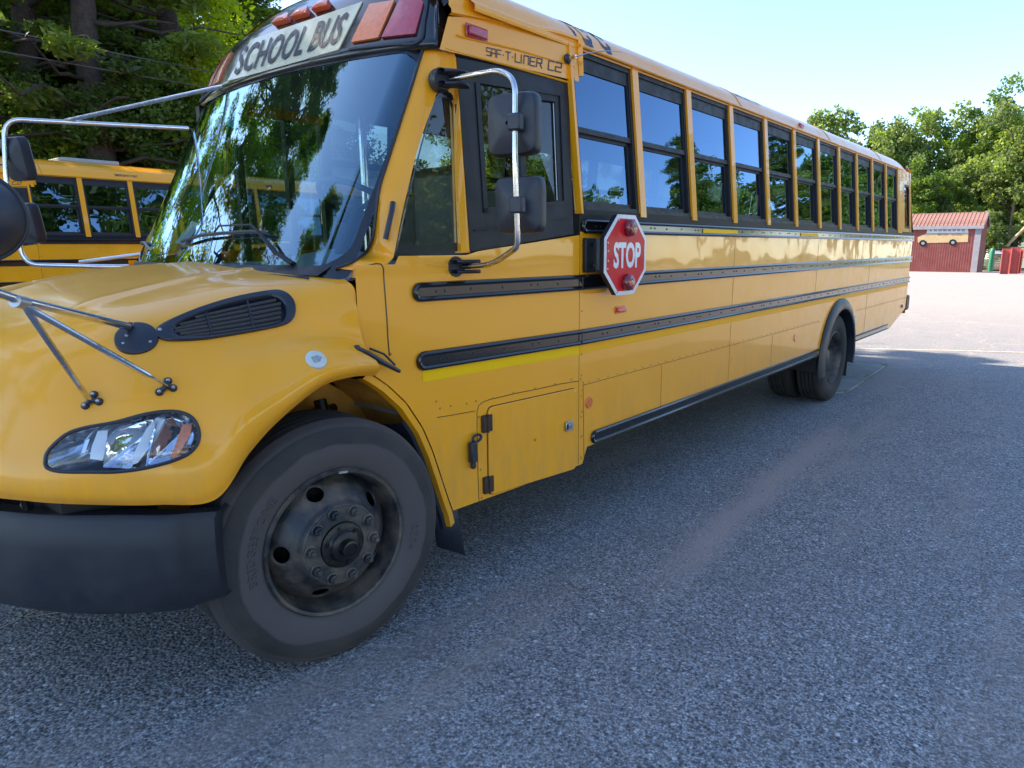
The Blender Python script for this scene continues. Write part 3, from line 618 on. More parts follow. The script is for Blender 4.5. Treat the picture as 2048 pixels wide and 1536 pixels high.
for x in np.linspace(1.375, 2.31, 18):
    t = min(1, (x - 1.33) / .8); zt = 2.755 + .075 * t; yb = .140 - .045 * (x - 1.33) / .97
    L_ = [(x, yb, zt), (x, yb - .02, zt + .008), (x, yb - .02, zt + .022)]
    i0 = 3
    tgt = roofp[4:18]; z0, y0 = zt + .03, yb
    m = len(tgt); row = [(x, y0 + (y - y0) * min(1, (k + 1) / 6) if k < 6 else y, z0 + (z - z0) * min(1, (k + 1) / 6) if k < 6 else z) for k, (y, z) in enumerate(tgt)]
    row = [(a, b + .0015, c + .002) for a, b, c in row]
    G.append(L_ + row)
sh = MB().grid(G); obj('roof_front_shoulder', sh, 'yellow', bus, angle=50); sh2 = mir(sh); sh2.v = [(x + .12 if x < 1.8 else x, y + (-.012), z) for x, y, z in sh2.v]; obj('roof_front_shoulder', sh2, 'yellow', bus, angle=50)
gp = MB(); a = P(1149, 84, y=.07); b = P(1166, 152, y=.07); gp.tube([(2.30, .078, 2.845), (2.32, .082, 2.66)], (.022, .012), 4); both('gutter_post', gp, 'yellow')
pn = MB(); pn.box(2.19, 2.235, -.004 + .07, .10, 2.0, 2.63)
# ================================================================== windshield + header cap
# black frit border
fb = MB()
def wpt(s, z, off=.003): p = np.array([wx(s, z), wy(s, z), z]); n = np.array([-.88, 0, .47]); return p + n * off
def border(outer, inner): fb.grid([[wpt(*a), wpt(*b)] for a, b in zip(outer, inner)], close_u=True)
def rr(hs, z0, z1, r, n=8):
    o = []
    for cx, cz, a0 in ((hs - r, z1 - r, 0), (-hs + r, z1 - r, 90), (-hs + r, z0 + r, 180), (hs - r, z0 + r, 270)):
        for k in range(n + 1):
            a = math.radians(a0 + 90 * k / n); o.append((cx + r * math.cos(a), cz + r * math.sin(a)))
        # straight runs
    oo = []
    for i in range(len(o)):
        a, b = o[i], o[(i + 1) % len(o)]; oo.append(a)
        d = math.hypot(b[0] - a[0], b[1] - a[1])
        if d > .12:
            K = int(d / .06)
            for k in range(1, K): oo.append((a[0] + (b[0] - a[0]) * k / K, a[1] + (b[1] - a[1]) * k / K))
    return oo
out_ = rr(1.0, 1.60, 2.66, .02); inn = rr(.975, 1.66, 2.60, .10)
import bisect
def nearest_map(outer, inner):
    res = []
    for s, z in inner:
        # push outward to frame edge
        ds = (1.0 - abs(s)); k = 1
        res.append((math.copysign(min(1.0, abs(s) + .035 + .0), s) if abs(s) > .80 or 1.80 < z < 2.5 else s, max(1.60, min(2.66, z - .085 if z < 1.80 else z + .055 if z > 2.48 else z))))
    return res
border(nearest_map(None, inn), inn); obj('windshield_border', fb, 'frit', bus)
cw = MB(); cw.grid([[(wx(s_, 1.66) - .06 + .0 * abs(s_), wy(s_, 1.66) * .97 + 1.22 * .03, 1.618 + .02 * (1 - s_ * s_)), (wx(s_, 1.66) - .004, wy(s_, 1.66), 1.662)] for s_ in np.linspace(-.94, .94, 40)]); cw.grid([[(wx(s_, 1.66) - .10, wy(s_, 1.66) * .97 + 1.22 * .03, 1.618 + .02 * (1 - s_ * s_)), (wx(s_, 1.66) - .10, wy(s_, 1.66) * .97 + 1.22 * .03, 1.45)] for s_ in np.linspace(-.94, .94, 40)]); obj('cowl_grille', cw, 'black_matt', bus, angle=60)
# rubber bead on the near side
bd = MB(); bd.tube([a + np.array([-.006, -.004, 0]) for a in A1], .007, 6); both('windshield_bead', bd, 'black_plastic')
# header cap (black) with SCHOOL BUS sign
capv = []
def capbase(s):     # s 0..1 from side-back corner to the centre
    pts = [(1.40, .150), (1.34, .147), (1.303, .143), (1.295, .155), (1.28, .185), (1.258, .25), (1.225, .38), (1.17, .62), (1.135, .9), (1.125, 1.22)]
    return catmull(pts, 41)
cb = capbase(0); G = []
for k, (x, y) in enumerate(cb):
    s = k / 40; nx, ny = (1.75 - x), (1.22 - y) * .35; l = math.hypot(nx, ny); nx /= l; ny /= l
    f = min(1, s / .35); col = []
    zs_ = [(2.605, 0), (2.62, -.012), (2.64, -.012), (2.66, .0), (2.76, .05), (2.86, .11), (2.92, .15), (2.96, .185), (3.0, .25)]
    if f < 1: pass
    for z, ins in zs_:
        i_ = ins * (.25 + .75 * f); col.append((x + nx * i_, y + ny * i_ + (1 - f) * ins * .16, z - (1 - f) * (z - 2.6) * .12))
    lx, ly, lz = col[-1]; 
    yT = max(.135 + .10 * (k / 40), y * .96 + .04 * 1.22 if k > 6 else .14 + .014 * k); yT = min(1.22, yT); zT = float(np.interp(yT, roofp[4:, 0], roofp[4:, 1])); q_ = (zT - .03 - 2.605) / .395; q_ = min(1., q_)
    col = [(a, b, 2.605 + (c - 2.605) * q_) for a, b, c in col]; lx, ly, lz = col[-1]
    for t in (.25, .5, .75, 1): col.append((lx + (1.52 - lx) * t, ly + (yT - ly) * t, lz + (zT - .004 - lz) * (1 - (1 - t) ** 2)))
    G.append(col)
G2 = G + [[(a, W2 - b, c) for a, b, c in col] for col in G[-2::-1]]
cap = MB().grid(G2); obj('front_cap', cap, 'black_paint', bus, angle=50); capb = bvh_of(cap)
sg = decal(capb, [(503.8, 80.6), (726, 5), (678, 101), (456, 163.6)], off=.006, thick=.006, rings=14, closed_resample=200); sgo = obj('destination_sign', sg, 'cream', bus)
sgb = bvh_of(sg)
def on_quad(v, quad, width, height):   # text plane -> survey pixels
    (ax, ay), (bx, by), (cx, cy), (dx, dy) = quad   # TL TR BR BL
    out = []
    for x, y in v[:, :2]:
        u = x / width; t = 1 - y / height; p = ((ax * (1 - u) + bx * u) * (1 - t) + (dx * (1 - u) + cx * u) * t, (ay * (1 - u) + by * u) * (1 - t) + (dy * (1 - u) + cy * u) * t); out.append(p)
    return out
def homog(quad, W_, H_):
    src = [(0, H_), (W_, H_), (W_, 0), (0, 0)]; A = []; b = []
    for (x, y), (u, v) in zip(src, quad):
        A += [[x, y, 1, 0, 0, 0, -u * x, -u * y], [0, 0, 0, x, y, 1, -v * x, -v * y]]; b += [u, v]
    h = np.append(np.linalg.solve(np.array(A, float), np.array(b, float)), 1).reshape(3, 3)
    return lambda x, y: tuple((h @ np.array([x, y, 1]))[:2] / (h @ np.array([x, y, 1]))[2])
def put_text(v, f, quad, W_, H_, bvh, off, name, mat, parent, yfb=.1, z_extra=0):
    hm = homog(quad, W_, H_); mb = MB(); pts = []
    for p in v:
        q = hm(p[0], p[1]); h = cast(bvh, q[0], q[1], off); h = h if h is not None else cast(capb if 'capb' in globals() else bvh, q[0], q[1], .0095); pts.append(h if h is not None else P(q[0], q[1], y=yfb))
    mb.add(pts, f); return obj(name, mb, mat, parent, smooth=False)
v, f = text_mb('SCHOOL BUS', 1, bold=.018, xs=.62, spacing=1.05); v, f = subdiv_flat(v, f, .25)
put_text(v, f, [(488, 96), (703, 26), (676, 90), (470, 153)], v[:, 0].max(), v[:, 1].max(), capb, .0115, 'lettering', 'letter', sgo)
# warning lamps either side + clearance lamps
for poly, mat in (([(741, 11), (791, 3), (758, 78), (704, 87)], 'amber'), ([(802, 0), (836, -6), (848, 8), (832, 70), (765, 77)], 'red')):
    d_ = decal(capb, poly, off=.010, thick=.010, rings=6, bulge=.003, closed_resample=60); both('warning_lamp', d_, mat)
for poly in ([(620, 10), (645, 1), (665, 18), (632, 30)], [(555, 45), (578, 38), (590, 48), (560, 58)], [(592, 30), (620, 20), (625, 38), (596, 46)]):
    pass
for cx, cy in ((568, 45), (606, 33), (647, 18)):
    d_ = decal(capb, [(cx - 17, cy + 9), (cx - 8, cy - 4), (cx + 17, cy - 11), (cx + 14, cy + 1)], off=.03, thick=.028, rings=3, bulge=.006, closed_resample=24); obj('clearance_lamp', d_, 'orange', bus)
# trim bead round the lamp panel
bd = MB(); bp_ = [cast(capb, a, b, .004) for a, b in [(856, 4), (850, 40), (838, 84), (780, 90), (700, 100)] if cast(capb, a, b, .004) is not None]; 
if len(bp_) > 2: bd.tube(catmull(bp_, 30), .008, 6); both('lamp_panel_bead', bd, 'black_plastic')

# ================================================================== hood and fenders
ST = [
 [(.80, .05, 1.205), (.785, .005, 1.25), (.765, .02, 1.30), (.76, .055, 1.335), (.762, .085, 1.40), (.765, .105, 1.50), (.778, .16, 1.59), (.76, .40, 1.632), (.62, 1.22, 1.672)],
 [(.634, 0, 1.227), (.63, -.03, 1.265), (.635, -.01, 1.32), (.64, .04, 1.365), (.65, .095, 1.40), (.66, .13, 1.50), (.68, .21, 1.592), (.66, .46, 1.630), (.53, 1.22, 1.668)],
 [(.494, 0, 1.208), (.485, -.035, 1.25), (.485, -.012, 1.315), (.50, .06, 1.372), (.51, .135, 1.405), (.52, .175, 1.50), (.54, .26, 1.582), (.52, .5, 1.622), (.42, 1.22, 1.662)],
 [(.317, 0, 1.115), (.30, -.035, 1.16), (.30, -.02, 1.24), (.32, .05, 1.33), (.34, .15, 1.40), (.35, .20, 1.49), (.37, .295, 1.565), (.37, .53, 1.608), (.31, 1.22, 1.650)],
 [(.192, 0, 1.02), (.17, -.03, 1.07), (.16, -.02, 1.17), (.18, .05, 1.295), (.20, .165, 1.385), (.21, .23, 1.47), (.23, .33, 1.542), (.23, .57, 1.588), (.19, 1.22, 1.636)],
 [(.055, 0, .885), (.05, -.01, .93), (.055, .01, 1.08), (.05, .08, 1.22), (.05, .17, 1.34), (.05, .25, 1.44), (.07, .35, 1.515), (.09, .6, 1.565), (.06, 1.22, 1.615)],
 [(-.10, .07, .895), (-.11, .05, .94), (-.11, .07, 1.07), (-.08, .12, 1.20), (-.07, .20, 1.32), (-.06, .28, 1.42), (-.05, .38, 1.49), (-.04, .62, 1.54), (-.06, 1.22, 1.585)],
 [(-.232, .2, .904), (-.25, .18, .95), (-.24, .19, 1.06), (-.20, .22, 1.17), (-.175, .30, 1.28), (-.16, .37, 1.38), (-.14, .46, 1.45), (-.14, .68, 1.503), (-.17, 1.22, 1.545)],
 [(-.37, .36, .92), (-.385, .35, .96), (-.37, .36, 1.05), (-.33, .37, 1.14), (-.30, .41, 1.24), (-.27, .47, 1.33), (-.25, .56, 1.405), (-.26, .75, 1.455), (-.29, 1.22, 1.50)],
 [(-.50, .65, .93), (-.51, .64, .98), (-.50, .65, 1.06), (-.46, .66, 1.14), (-.42, .68, 1.23), (-.38, .72, 1.31), (-.36, .80, 1.375), (-.36, .93, 1.42), (-.39, 1.22, 1.455)],
 [(-.58, 1.22, .93), (-.59, 1.22, .98), (-.58, 1.22, 1.06), (-.55, 1.22, 1.14), (-.52, 1.22, 1.22), (-.50, 1.22, 1.28), (-.48, 1.22, 1.34), (-.46, 1.22, 1.39), (-.44, 1.22, 1.43)]]
NU, NV = 300, 190
tmp = [catmull(s, NV) for s in ST]; H = np.zeros((NU, NV, 3))
for j in range(NV): H[:, j] = catmull([t[j] for t in tmp], NU)
H[-1, :, 1] = 1.22
for _ in range(130):
    Hn = H.copy(); Hn[1:-1, 1:-1] = H[1:-1, 1:-1] * .4 + .15 * (H[2:, 1:-1] + H[:-2, 1:-1] + H[1:-1, 2:] + H[1:-1, :-2]); H = Hn
# soft lengthwise creases on top of the hood
for i in range(NU):
    for j in range(NV):
        x, y, z = H[i, j]
        if z > 1.40: H[i, j, 2] += .010 * math.exp(-((y - .62 - .10 * (x)) / .035) ** 2) * min(1, (z - 1.40) / .08) * min(1, max(0, (i - 3)) / 12)
hm = MB().grid(H)
hoodb = bvh_of(hm)
HL = [(91, 926), (94, 908), (108, 890), (135, 868), (170, 856), (230, 845), (290, 829), (335, 823), (365, 826), (386, 838), (397, 860), (396, 884), (380, 905), (350, 920), (300, 934), (240, 943), (180, 944), (125, 943), (98, 937)]
VT = [(311, 666), (318, 655), (345, 640), (400, 618), (470, 597), (540, 584), (565, 585), (582, 596), (590, 613), (587, 635), (570, 650), (520, 662), (450, 674), (400, 681), (340, 683), (318, 677)]
def inside(p, poly):
    x, y = p; c = False; n = len(poly)
    for i in range(n):
        x1, y1 = poly[i]; x2, y2 = poly[(i + 1) % n]
        if (y1 > y) != (y2 > y) and x < (x2 - x1) * (y - y1) / (y2 - y1) + x1: c = not c
    return c
def project(p):     # body point -> survey pixel
    q = (toW(p) - CAM) @ R3.T; return (PX0 + F_PX * q[0] / q[2], PY0 - F_PX * q[1] / q[2])
def shrink(poly, k):
    c = np.mean(poly, 0); return [tuple(c + (np.array(p) - c) * k) for p in poly]
HL2, VT2 = shrink(HL, .985), shrink(VT, .93)
pxy = np.array([[project(H[i, j]) for j in range(NV)] for i in range(NU)])
main = MB(); main.v = hm.v; keep = []; 
for fc in hm.f:
    ii = [(q // NV, q % NV) for q in fc]; c = np.mean([pxy[a] for a in ii], 0)
    if 80 < c[0] < 400 and 820 < c[1] < 950 and inside(c, HL2): continue
    if 300 < c[0] < 600 and 575 < c[1] < 690 and inside(c, VT2): continue
    keep.append(fc)
main = MB(); main.v = list(hm.v); main.f = keep
far = mir(hm)
hood = obj('hood', MB().add(main.v, main.f).add(far.v, far.f), 'hood', bus, angle=70)
md = hood.modifiers.new('solid', 'SOLIDIFY'); md.thickness = .006; md.offset = 1 if False else -1
# headlamp
hl = empty('headlamp'); hl.parent = bus
gk = [cast(hoodb, *p, .002) for p in catmull(HL + HL[:1], 90)[:-1]]; obj('gasket', MB().tube(gk, .0062, 8, closed=True), 'black_plastic', hl)
lens = decal(hoodb, shrink(HL, .985), off=.0015, rings=7, bulge=.012, closed_resample=72); obj('lamp_cover', lens, 'lampglass', hl, angle=80)
dirv = np.array([.72, .66, .05])
def bowl(poly, depth, prof, k=60, rings=8, tilt=0):
    pts = catmull(list(poly) + [poly[0]], k + 1)[:-1]; c = pts.mean(0); G = []
    for r in range(rings + 1):
        s = 1 - .97 * r / rings; row = []
        for p in pts:
            q = c + (p - c) * s; h = cast(hoodb, q[0], q[1], -.004); h = h if h is not None else P(q[0], q[1], y=.2); row.append(h + dirv * depth * prof(r / rings))
        G.append(row)
    return MB().grid(G, close_v=True)
obj('lamp_housing', bowl(HL, .10, lambda t: min(1, t * 5)), pbr('lamp_housing_grey', (.42, .47, .56), .16, metal=.9, wave=.2, wscale=10), hl, angle=50)
obj('reflector_bowl', bowl([(205, 935), (212, 880), (235, 855), (290, 838), (310, 845), (300, 900), (285, 935)], .085, lambda t: t ** .6), 'reflector', hl, angle=80)
obj('reflector_bowl', bowl([(290, 935), (300, 880), (320, 838), (350, 832), (378, 845), (388, 870), (376, 900), (340, 922)], .075, lambda t: t ** .6), 'reflector', hl, angle=80)
def slab(poly, d0, d1, name, mat):
    mb = MB(); A_ = []; B_ = []
    for p in poly:
        h = cast(hoodb, p[0], p[1], -.004); A_.append(h + dirv * d0); B_.append(h + dirv * d1)
    n = len(poly); mb.add(A_ + B_, [tuple(range(n)), tuple(range(n, 2 * n))] + [(i, (i + 1) % n, n + (i + 1) % n, n + i) for i in range(n)]); return obj(name, mb, mat, hl, smooth=False)
slab([(174, 920), (178, 895), (190, 864), (210, 862), (208, 890), (200, 924)], .012, .07, 'lamp_fin', 'fin')
slab([(259, 932), (268, 900), (290, 858), (310, 836), (328, 840), (305, 885), (272, 928)], .008, .06, 'lamp_fin', 'fin')
slab([(337, 918), (350, 885), (362, 852), (382, 848), (378, 870), (362, 900), (348, 918)], .012, .03, 'side_reflector', 'amber')
slab([(150, 912), (160, 885), (168, 883), (158, 912)], .03, .05, 'lamp_fin', 'chrome')
# side vent
vt = empty('hood_vent'); vt.parent = bus
VI = shrink(VT, .80); VI = [(p[0] + 8, p[1]) for p in VI]
o1 = catmull(VT + VT[:1], 80)[:-1]; i1 = catmull(VI + VI[:1], 80)[:-1]
G = [[cast(hoodb, *p, o) for p in ring] for ring, o in ((o1, -.002), (o1, .010), ((o1 * .8 + i1 * .2), .014), ((o1 * .15 + i1 * .85), .011), (i1, .004), (i1, -.02))]
obj('vent_frame', MB().grid(G, close_v=True), 'black_plastic', vt, angle=40)
obj('vent_mesh', decal(hoodb, [tuple(p) for p in i1[::2]], off=-.022, rings=5, closed_resample=60), 'black_matt', vt)
for k in range(1, 7):
    t = k / 7; a = np.array([312 + 14, 666 - 2]) ; L0 = []
    for s in np.linspace(0, 1, 26):
        x = 330 + 252 * s; top = 653 - 66 * s ** .75 - 3; bot = 681 - 33 * s ** 1.6; q = (x, top + (bot - top) * t)
        if inside(q, [tuple(p) for p in i1]): L0.append(cast(hoodb, *q, -.002))
    if len(L0) > 3: obj('vent_slat', MB().tube(L0, (.0022, .007), 6), 'black_plastic', vt)
for x0, y0, x1, y1 in ((412, 622, 424, 672), (494, 600, 508, 658)):
    L0 = [cast(hoodb, x0 + (x1 - x0) * s, y0 + (y1 - y0) * s, .001) for s in np.linspace(0, 1, 8)]; obj('vent_slat', MB().tube(L0, .004, 6), 'black_plastic', vt)
hn = lambda px, py: (lambda h: (np.array(h[0]), -np.array(h[1]) if np.array(h[1]) @ sight(px, py) > 0 else np.array(h[1])))(hoodb.ray_cast(Vector(CB), Vector(sight(px, py))))
def screw(px, py, parent, r=.007, mat='zinc', off=.012, bvh=None):
    h = (bvh or hoodb).ray_cast(Vector(CB), Vector(sight(px, py)))
    if h[0] is None: return
    p = np.array(h[0]); n = np.array(h[1]); n = -n if n @ sight(px, py) > 0 else n
    obj('screw', MB().lathe([(0, off + .005), (r * .6, off + .0045), (r, off + .001), (r, off - .01)], p, n, 12), mat, parent)
screw(320, 663, vt)
# badge on the fender
p, n = hn(632, 719); bg_ = empty('fender_badge'); bg_.parent = bus
obj('badge_plate', MB().lathe([(0, .005), (.036, .005), (.040, .003), (.041, -.01)], p, n, 36), 'badge', bg_)
obj('badge_print', decal(hoodb, [(621, 716), (634, 712), (643, 716), (640, 724), (628, 728)], off=.0065, rings=2, closed_resample=20), 'badgeink', bg_)
# fender mirror: arm foot disc, tripod, domed mirror
cm = empty('fender_mirror'); cm.parent = bus
p, n = hn(273, 676); obj('arm_foot', MB().lathe([(0, .008), (.058, .008), (.066, .004), (.068, -.012)], p, n, 40), 'black_plastic', cm)
for a, b in ((267, 655), (255, 675), (249, 690), (301, 687)): screw(a, b, cm, .006, off=.010)
MC = P(-62, 432, y=.05); a0 = hn(261, 659)[0] + hn(261, 659)[1] * .015
J = P(40, 601, y=.02); K_ = P(-45, 572, y=-.03)
obj('mirror_arm', MB().tube([a0, J, K_, K_ + np.array([-.02, 0, .04]), MC + np.array([.0, .03, -.05])], .013, 12), 'chrome', cm)
obj('arm_end_ball', MB().lathe([(0, .02), (.012, .016), (.016, .006), (.016, 0)], a0, a0 - J, 16), 'chrome', cm)
for (bx, by) in ((332, 776), (185, 803)):
    q, nn = hn(bx, by); b_ = empty('mirror_bracket'); b_.parent = cm
    for dx, dy in ((-13, 9), (14, 1), (4, -13)):
        q2, n2 = hn(bx + dx, by + dy); obj('bracket_lobe', MB().lathe([(0, .010), (.011, .010), (.013, .007), (.013, -.004)], q2, n2, 16), 'black_plastic', b_)
        obj('bracket_link', MB().tube([q2 + n2 * .004, q + nn * .012], .009, 8), 'black_plastic', b_); screw(bx + dx, by + dy, b_, .0065, off=.012)
    e = q + nn * .022; J2 = J + np.array([.008, 0, -.014]); d = J2 - e
    obj('mirror_strut', MB().tube([e, e + d * .10, e + d * .16, e + d * .92, J2], .010, 10, rs=[(.012, .003), (.012, .003), .0095, .0095, (.010, .004)]), 'chrome', cm)
obj('arm_clamp', MB().lathe([(.0, .02), (.018, .02), (.018, -.02), (.0, -.02)], J + np.array([0, 0, -.004]), J - a0, 14), 'zinc', cm)
dm = np.array([-.25, -.42, .08]); fwd = (MC - CB) / np.linalg.norm(MC - CB); ax = np.array([-.55, .25, .1]); ax = np.array([.35, .93, .0])
prof = [(0.0, -.085), (.05, -.078), (.09, -.055), (.118, -.02), (.128, .0), (.130, .012), (.124, .020)]
mbd = MB(); a_ = fwd; up = np.array([0, 0, 1.]); sx_ = np.cross(a_, up); sx_ /= np.linalg.norm(sx_); up = np.cross(sx_, a_)
mbd.grid([[MC + a_ * h + r * 1.0 * (math.cos(t) * sx_ * .95 + math.sin(t) * up * .92) for t in np.linspace(0, 2 * math.pi, 49)[:-1]] for r, h in prof], close_v=True)
obj('mirror_shell', mbd, 'black_plastic', cm, angle=60)
mbd = MB().grid([[MC + a_ * h + r * (math.cos(t) * sx_ * .95 + math.sin(t) * up * .92) for t in np.linspace(0, 2 * math.pi, 49)[:-1]] for r, h in [(.123, .018), (.10, .05), (.06, .07), (0, .08)]], close_v=True); obj('mirror_dome', mbd, 'mirror', cm, angle=80)
obj('mirror_rim', MB().tube([MC + a_ * .004 + .130 * (math.cos(t) * sx_ * .95 + math.sin(t) * up * .92) for t in np.linspace(0, 2 * math.pi, 61)[:-1]], .006, 8, closed=True), 'black_plastic', cm)
# hood latch
lt = empty('hood_latch'); lt.parent = bus
L1 = [P(713, 697, y=.03), P(735, 706, y=.02), P(760, 722, y=.02), P(798, 742, y=.03)]
obj('latch_strap', MB().tube(L1, .012, 8, rs=[(.017, .013), (.014, .011), (.019, .013), (.013, .009)]), 'black_plastic', lt); obj('latch_knob', MB().lathe([(0, .016), (.012, .012), (.015, 0), (.012, -.012)], L1[0], (0.2, -.9, .3), 16), 'black_plastic', lt)
obj('latch_hook', MB().tube([P(740, 697, y=.06), P(768, 708, y=.06), P(790, 730, y=.05)], .005, 6), 'black_plastic', lt)
# grille (nose) and bumper
gr = MB()
for k in range(7): z = 1.0 + k * .055; gr.box(-.61, -.56, .85, 1.59, z, z + .018)
obj('grille', gr, 'black_plastic', bus, smooth=False)
BPT = [(.055, .03), (-.02, .055), (-.10, .085), (-.255, .25), (-.36, .40), (-.45, .58), (-.53, .80), (-.57, 1.0), (-.58, 1.22)]
bpl = catmull(BPT, 40); G = []
for k, (x, y) in enumerate(bpl):
    t = k / 39; zt = .825 + .03 * min(1, t * 3) ; zb = .50 - .01 * min(1, t * 4) + .03 * max(0, t - .4)
    nx, ny = (-.85, -.52) if t < .4 else (-.97, -.2)
    G.append([(x - nx * .10, y - ny * .10 , zt - .01), (x - nx * .02, y - ny * .02, zt), (x, y, zt - .02), (x + nx * .008, y + ny * .008, zt - .12), (x + nx * .008, y + ny * .008, (zt + zb) / 2), (x, y, zb + .03), (x - nx * .02, y - ny * .02, zb), (x - nx * .10, y - ny * .10, zb)])
G = [[(a + .06, b + .06, c) for a, b, c in G[0]]] + G
bm_ = MB().grid(G + [[(a, W2 - b, c) for a, b, c in col] for col in G[-2::-1]]); obj('front_bumper', bm_, pbr('scuffed_bumper_plastic', (.014, .016, .024), .48, bump=.12, bscale=300, noise=.15, dirt=(.06, .06, .068), dirt_amt=.45, dscale=3.5), bus, angle=45)
bi = MB(); bi.box(-.30, .0, .35, 2.09, .60, 1.15); bi.box(-.1, .9, .66, 1.78, .75, 1.45); obj('engine_bay', bi, 'black_matt', bus, smooth=False)
mb = MB(); mb.tube([P(52, 1010, y=.6), P(58, 1030, y=.5)], .02, 8); obj('bumper_bracket', mb, 'black_matt', bus)
# inner fender tub
G = []; cz = .52 + .014 * (2 - .547); cxw = .555
for a in np.linspace(math.radians(-2), math.radians(135), 28):
    r = .64 if a < .9 else .66
    G.append([(cxw + .02 + r * math.cos(a) * (1 if math.cos(a) > 0 else .93), y, max(.62, cz + (r + .01) * math.sin(a))) for y in (.11 if a < .9 else .095, .2, .34, .46, .60)] )
both('inner_fender', MB().grid(G), 'yellow_inner', angle=60)
mb = MB(); mb.grid([[(cxw + .72 * math.cos(a), .56, cz - .1 + .75 * math.sin(a)), (cxw, .56, cz - .15)] for a in np.linspace(.1, math.pi - .4, 20)]); both('inner_fender_wall', mb, 'yellow_inner')
mb = MB(); mb.tube([P(640, 800, y=.45), P(648, 835, y=.42)], .03, 10); mb.tube([P(560, 850, y=.5), P(670, 815, y=.5)], .022, 8); mb.box(.2, .62, .42, .52, .98, 1.02); obj('suspension_arm', mb, 'greasy', bus)
mf = MB(); mf.grid([[P(862, 1010, y=.13), P(912, 1000, y=.10)], [P(868, 1050, y=.13), P(917, 1050, y=.10)], [P(874, 1093, y=.13), P(929, 1110, y=.09)]]); both('front_mudflap', mf, 'black_plastic', solid=.008)
# ================================================================== rails
def rail(z0, z1, x0, x1, name='rub_rail', cap0=True, cap1=False, out=.020, yo=0.):
    zc = (z0 + z1) / 2; hw = (z1 - z0) / 2; rr_ = hw * .30; zt, zb_ = z1 - rr_, z0 + rr_
    def Y(x, z, o): return ys(x, min(z, 1.93)) - o + yo
    xsn = [x for x in np.arange(x0, x1, .15)] + [x1]
    if x0 < XS < x1: xsn = sorted(xsn + [XS])
    s0 = x0 + (zt - zc) if cap0 else x0; s1 = x1 - (zt - zc) if cap1 else x1
    body = MB(); R = zt - zc
    if cap0:
        path = [(x, zt) for x in reversed([q for q in xsn if q > s0 + .02])] + [(s0 - R * math.sin(a), zc + R * math.cos(a)) for a in np.linspace(0, math.pi, 11)] + [(x, zb_) for x in xsn if x > s0 + .02]
        body.tube([(x, Y(x, z, .008), z) for x, z in path], 1, 8, rs=[(rr_, out * .75)] * len(path) if False else [(rr_, rr_ * .95)] * len(path))
    else:
        for zz in (zt, zb_): body.tube([(x, Y(x, zz, .006), zz) for x in xsn], rr_ * .95, 8)
    body.grid([[(x, Y(x, z, o), z) for z, o in ((zt, .004), (zt - rr_ * .4, .010), (zb_ + rr_ * .4, .010), (zb_, .004))] for x in [max(x0, s0 - R * .6)] + [q for q in xsn if q > s0]])
    return body
R_ = {}
rails = [(1.809, 1.891, 2.232, 11.05, True), (1.494, 1.584, 1.055, 11.05, True), (1.180, 1.272, 1.061, 11.05, True)]
for z0, z1, x0, x1, c0 in rails:
    rl = rail(z0, z1, x0, x1, cap0=c0); r1 = obj('rub_rail', rl, 'black_paint', bus); obj('rub_rail', mir(rl), 'black_paint', bus)
    bl = MB(); x = x0 + .12; zc = (z0 + z1) / 2; k = 0
    while x < x1 - .05:
        for dx in ((0, .05) if k % 3 == 0 else (0,)):
            bl.lathe([(0, .004), (.004, .0038), (.006, .001), (.006, -.002)], (x + dx, ys(x + dx, zc) - .011, zc + .003 * (k % 2)), (0, -1, 0), 7)
        x += .21; k += 1
    b_ = obj('rail_bolts', bl, 'frit', r1, kind='stuff')
    if z0 < 1.6:
        jn = MB(); jn.tube([(XS, ys(XS, 1) - .0, z0 + .002), (XS, -.022, z0 + .012), (XS, -.022, z1 - .012), (XS, 0, z1 - .002)], .003, 5); obj('rail_joint', jn, 'black_matt', r1)
for x0, x1, c in ((2.345, 6.70, True), (8.10, 9.86, False)):
    rl = rail(.555, .640, x0, x1, cap0=c); o = obj('skirt_rail', rl, 'black_paint', bus); obj('skirt_rail', mir(rl), 'black_paint', bus)
for x0 in (3.73, 5.85): 
    mb = MB(); mb.box(x0, x0 + (.62 if x0 < 5 else .52), -.016, -.008, 1.833, 1.862); obj('reflective_strip', mb, 'tape', bus, smooth=False)
# --- yellow reflective tape below the low rail
mb = MB(); mb.grid([[(x, ys(x, 1) - .0015, z) for z in (1.128, 1.186)] for x in (1.085, 1.5, XS)]); obj('reflective_tape', mb, 'tape', bus)
mb = MB(); mb.grid([[(x, -.0015, z) for z in (1.130, 1.178)] for x in (XS + .005, 5, 9, 11)]); obj('reflective_tape', mb, pbr('older_yellow_tape', (.99, .44, .004), .45, spec=.2), bus)
# --- seams and rivets
sm = MB()
def vs_line(x, z0, z1, r=.0022): sm.tube([(x, ys(x, z) + .0005, z) for z in (z0, z1)], r, 4)
vs_line(XS, .46, 1.92); vs_line(4.34, ZB, 1.80); vs_line(6.46, 1.2, 1.80); vs_line(8.6, .6, 1.80); vs_line(3.2, .62, .93); vs_line(5.3, .62, .93)
sm.tube([(x, .0005, .938) for x in (XS + .04, 6.72)], .0022, 4); sm.tube([(x, .0005, .945) for x in (8.12, 11.0)], .0018, 4)
sm.tube([PS(a, b, .0005) for a, b in ((874, 835), (900, 831), (950, 822))], .002, 4)
sm.tube([PS(a, b, .0005) for a, b in ((958, 1003), (956, 950), (955, 900), (954, 850), (954, 825), (957, 812), (966, 804), (980, 799), (1030, 787), (1080, 777), (1120, 768), (1158, 762))], .0022, 4)
sm.tube([PS(1166, 762, .0005), PS(1168, 920, .0005)], .002, 4)
obj('panel_seam', sm, 'seam', bus)
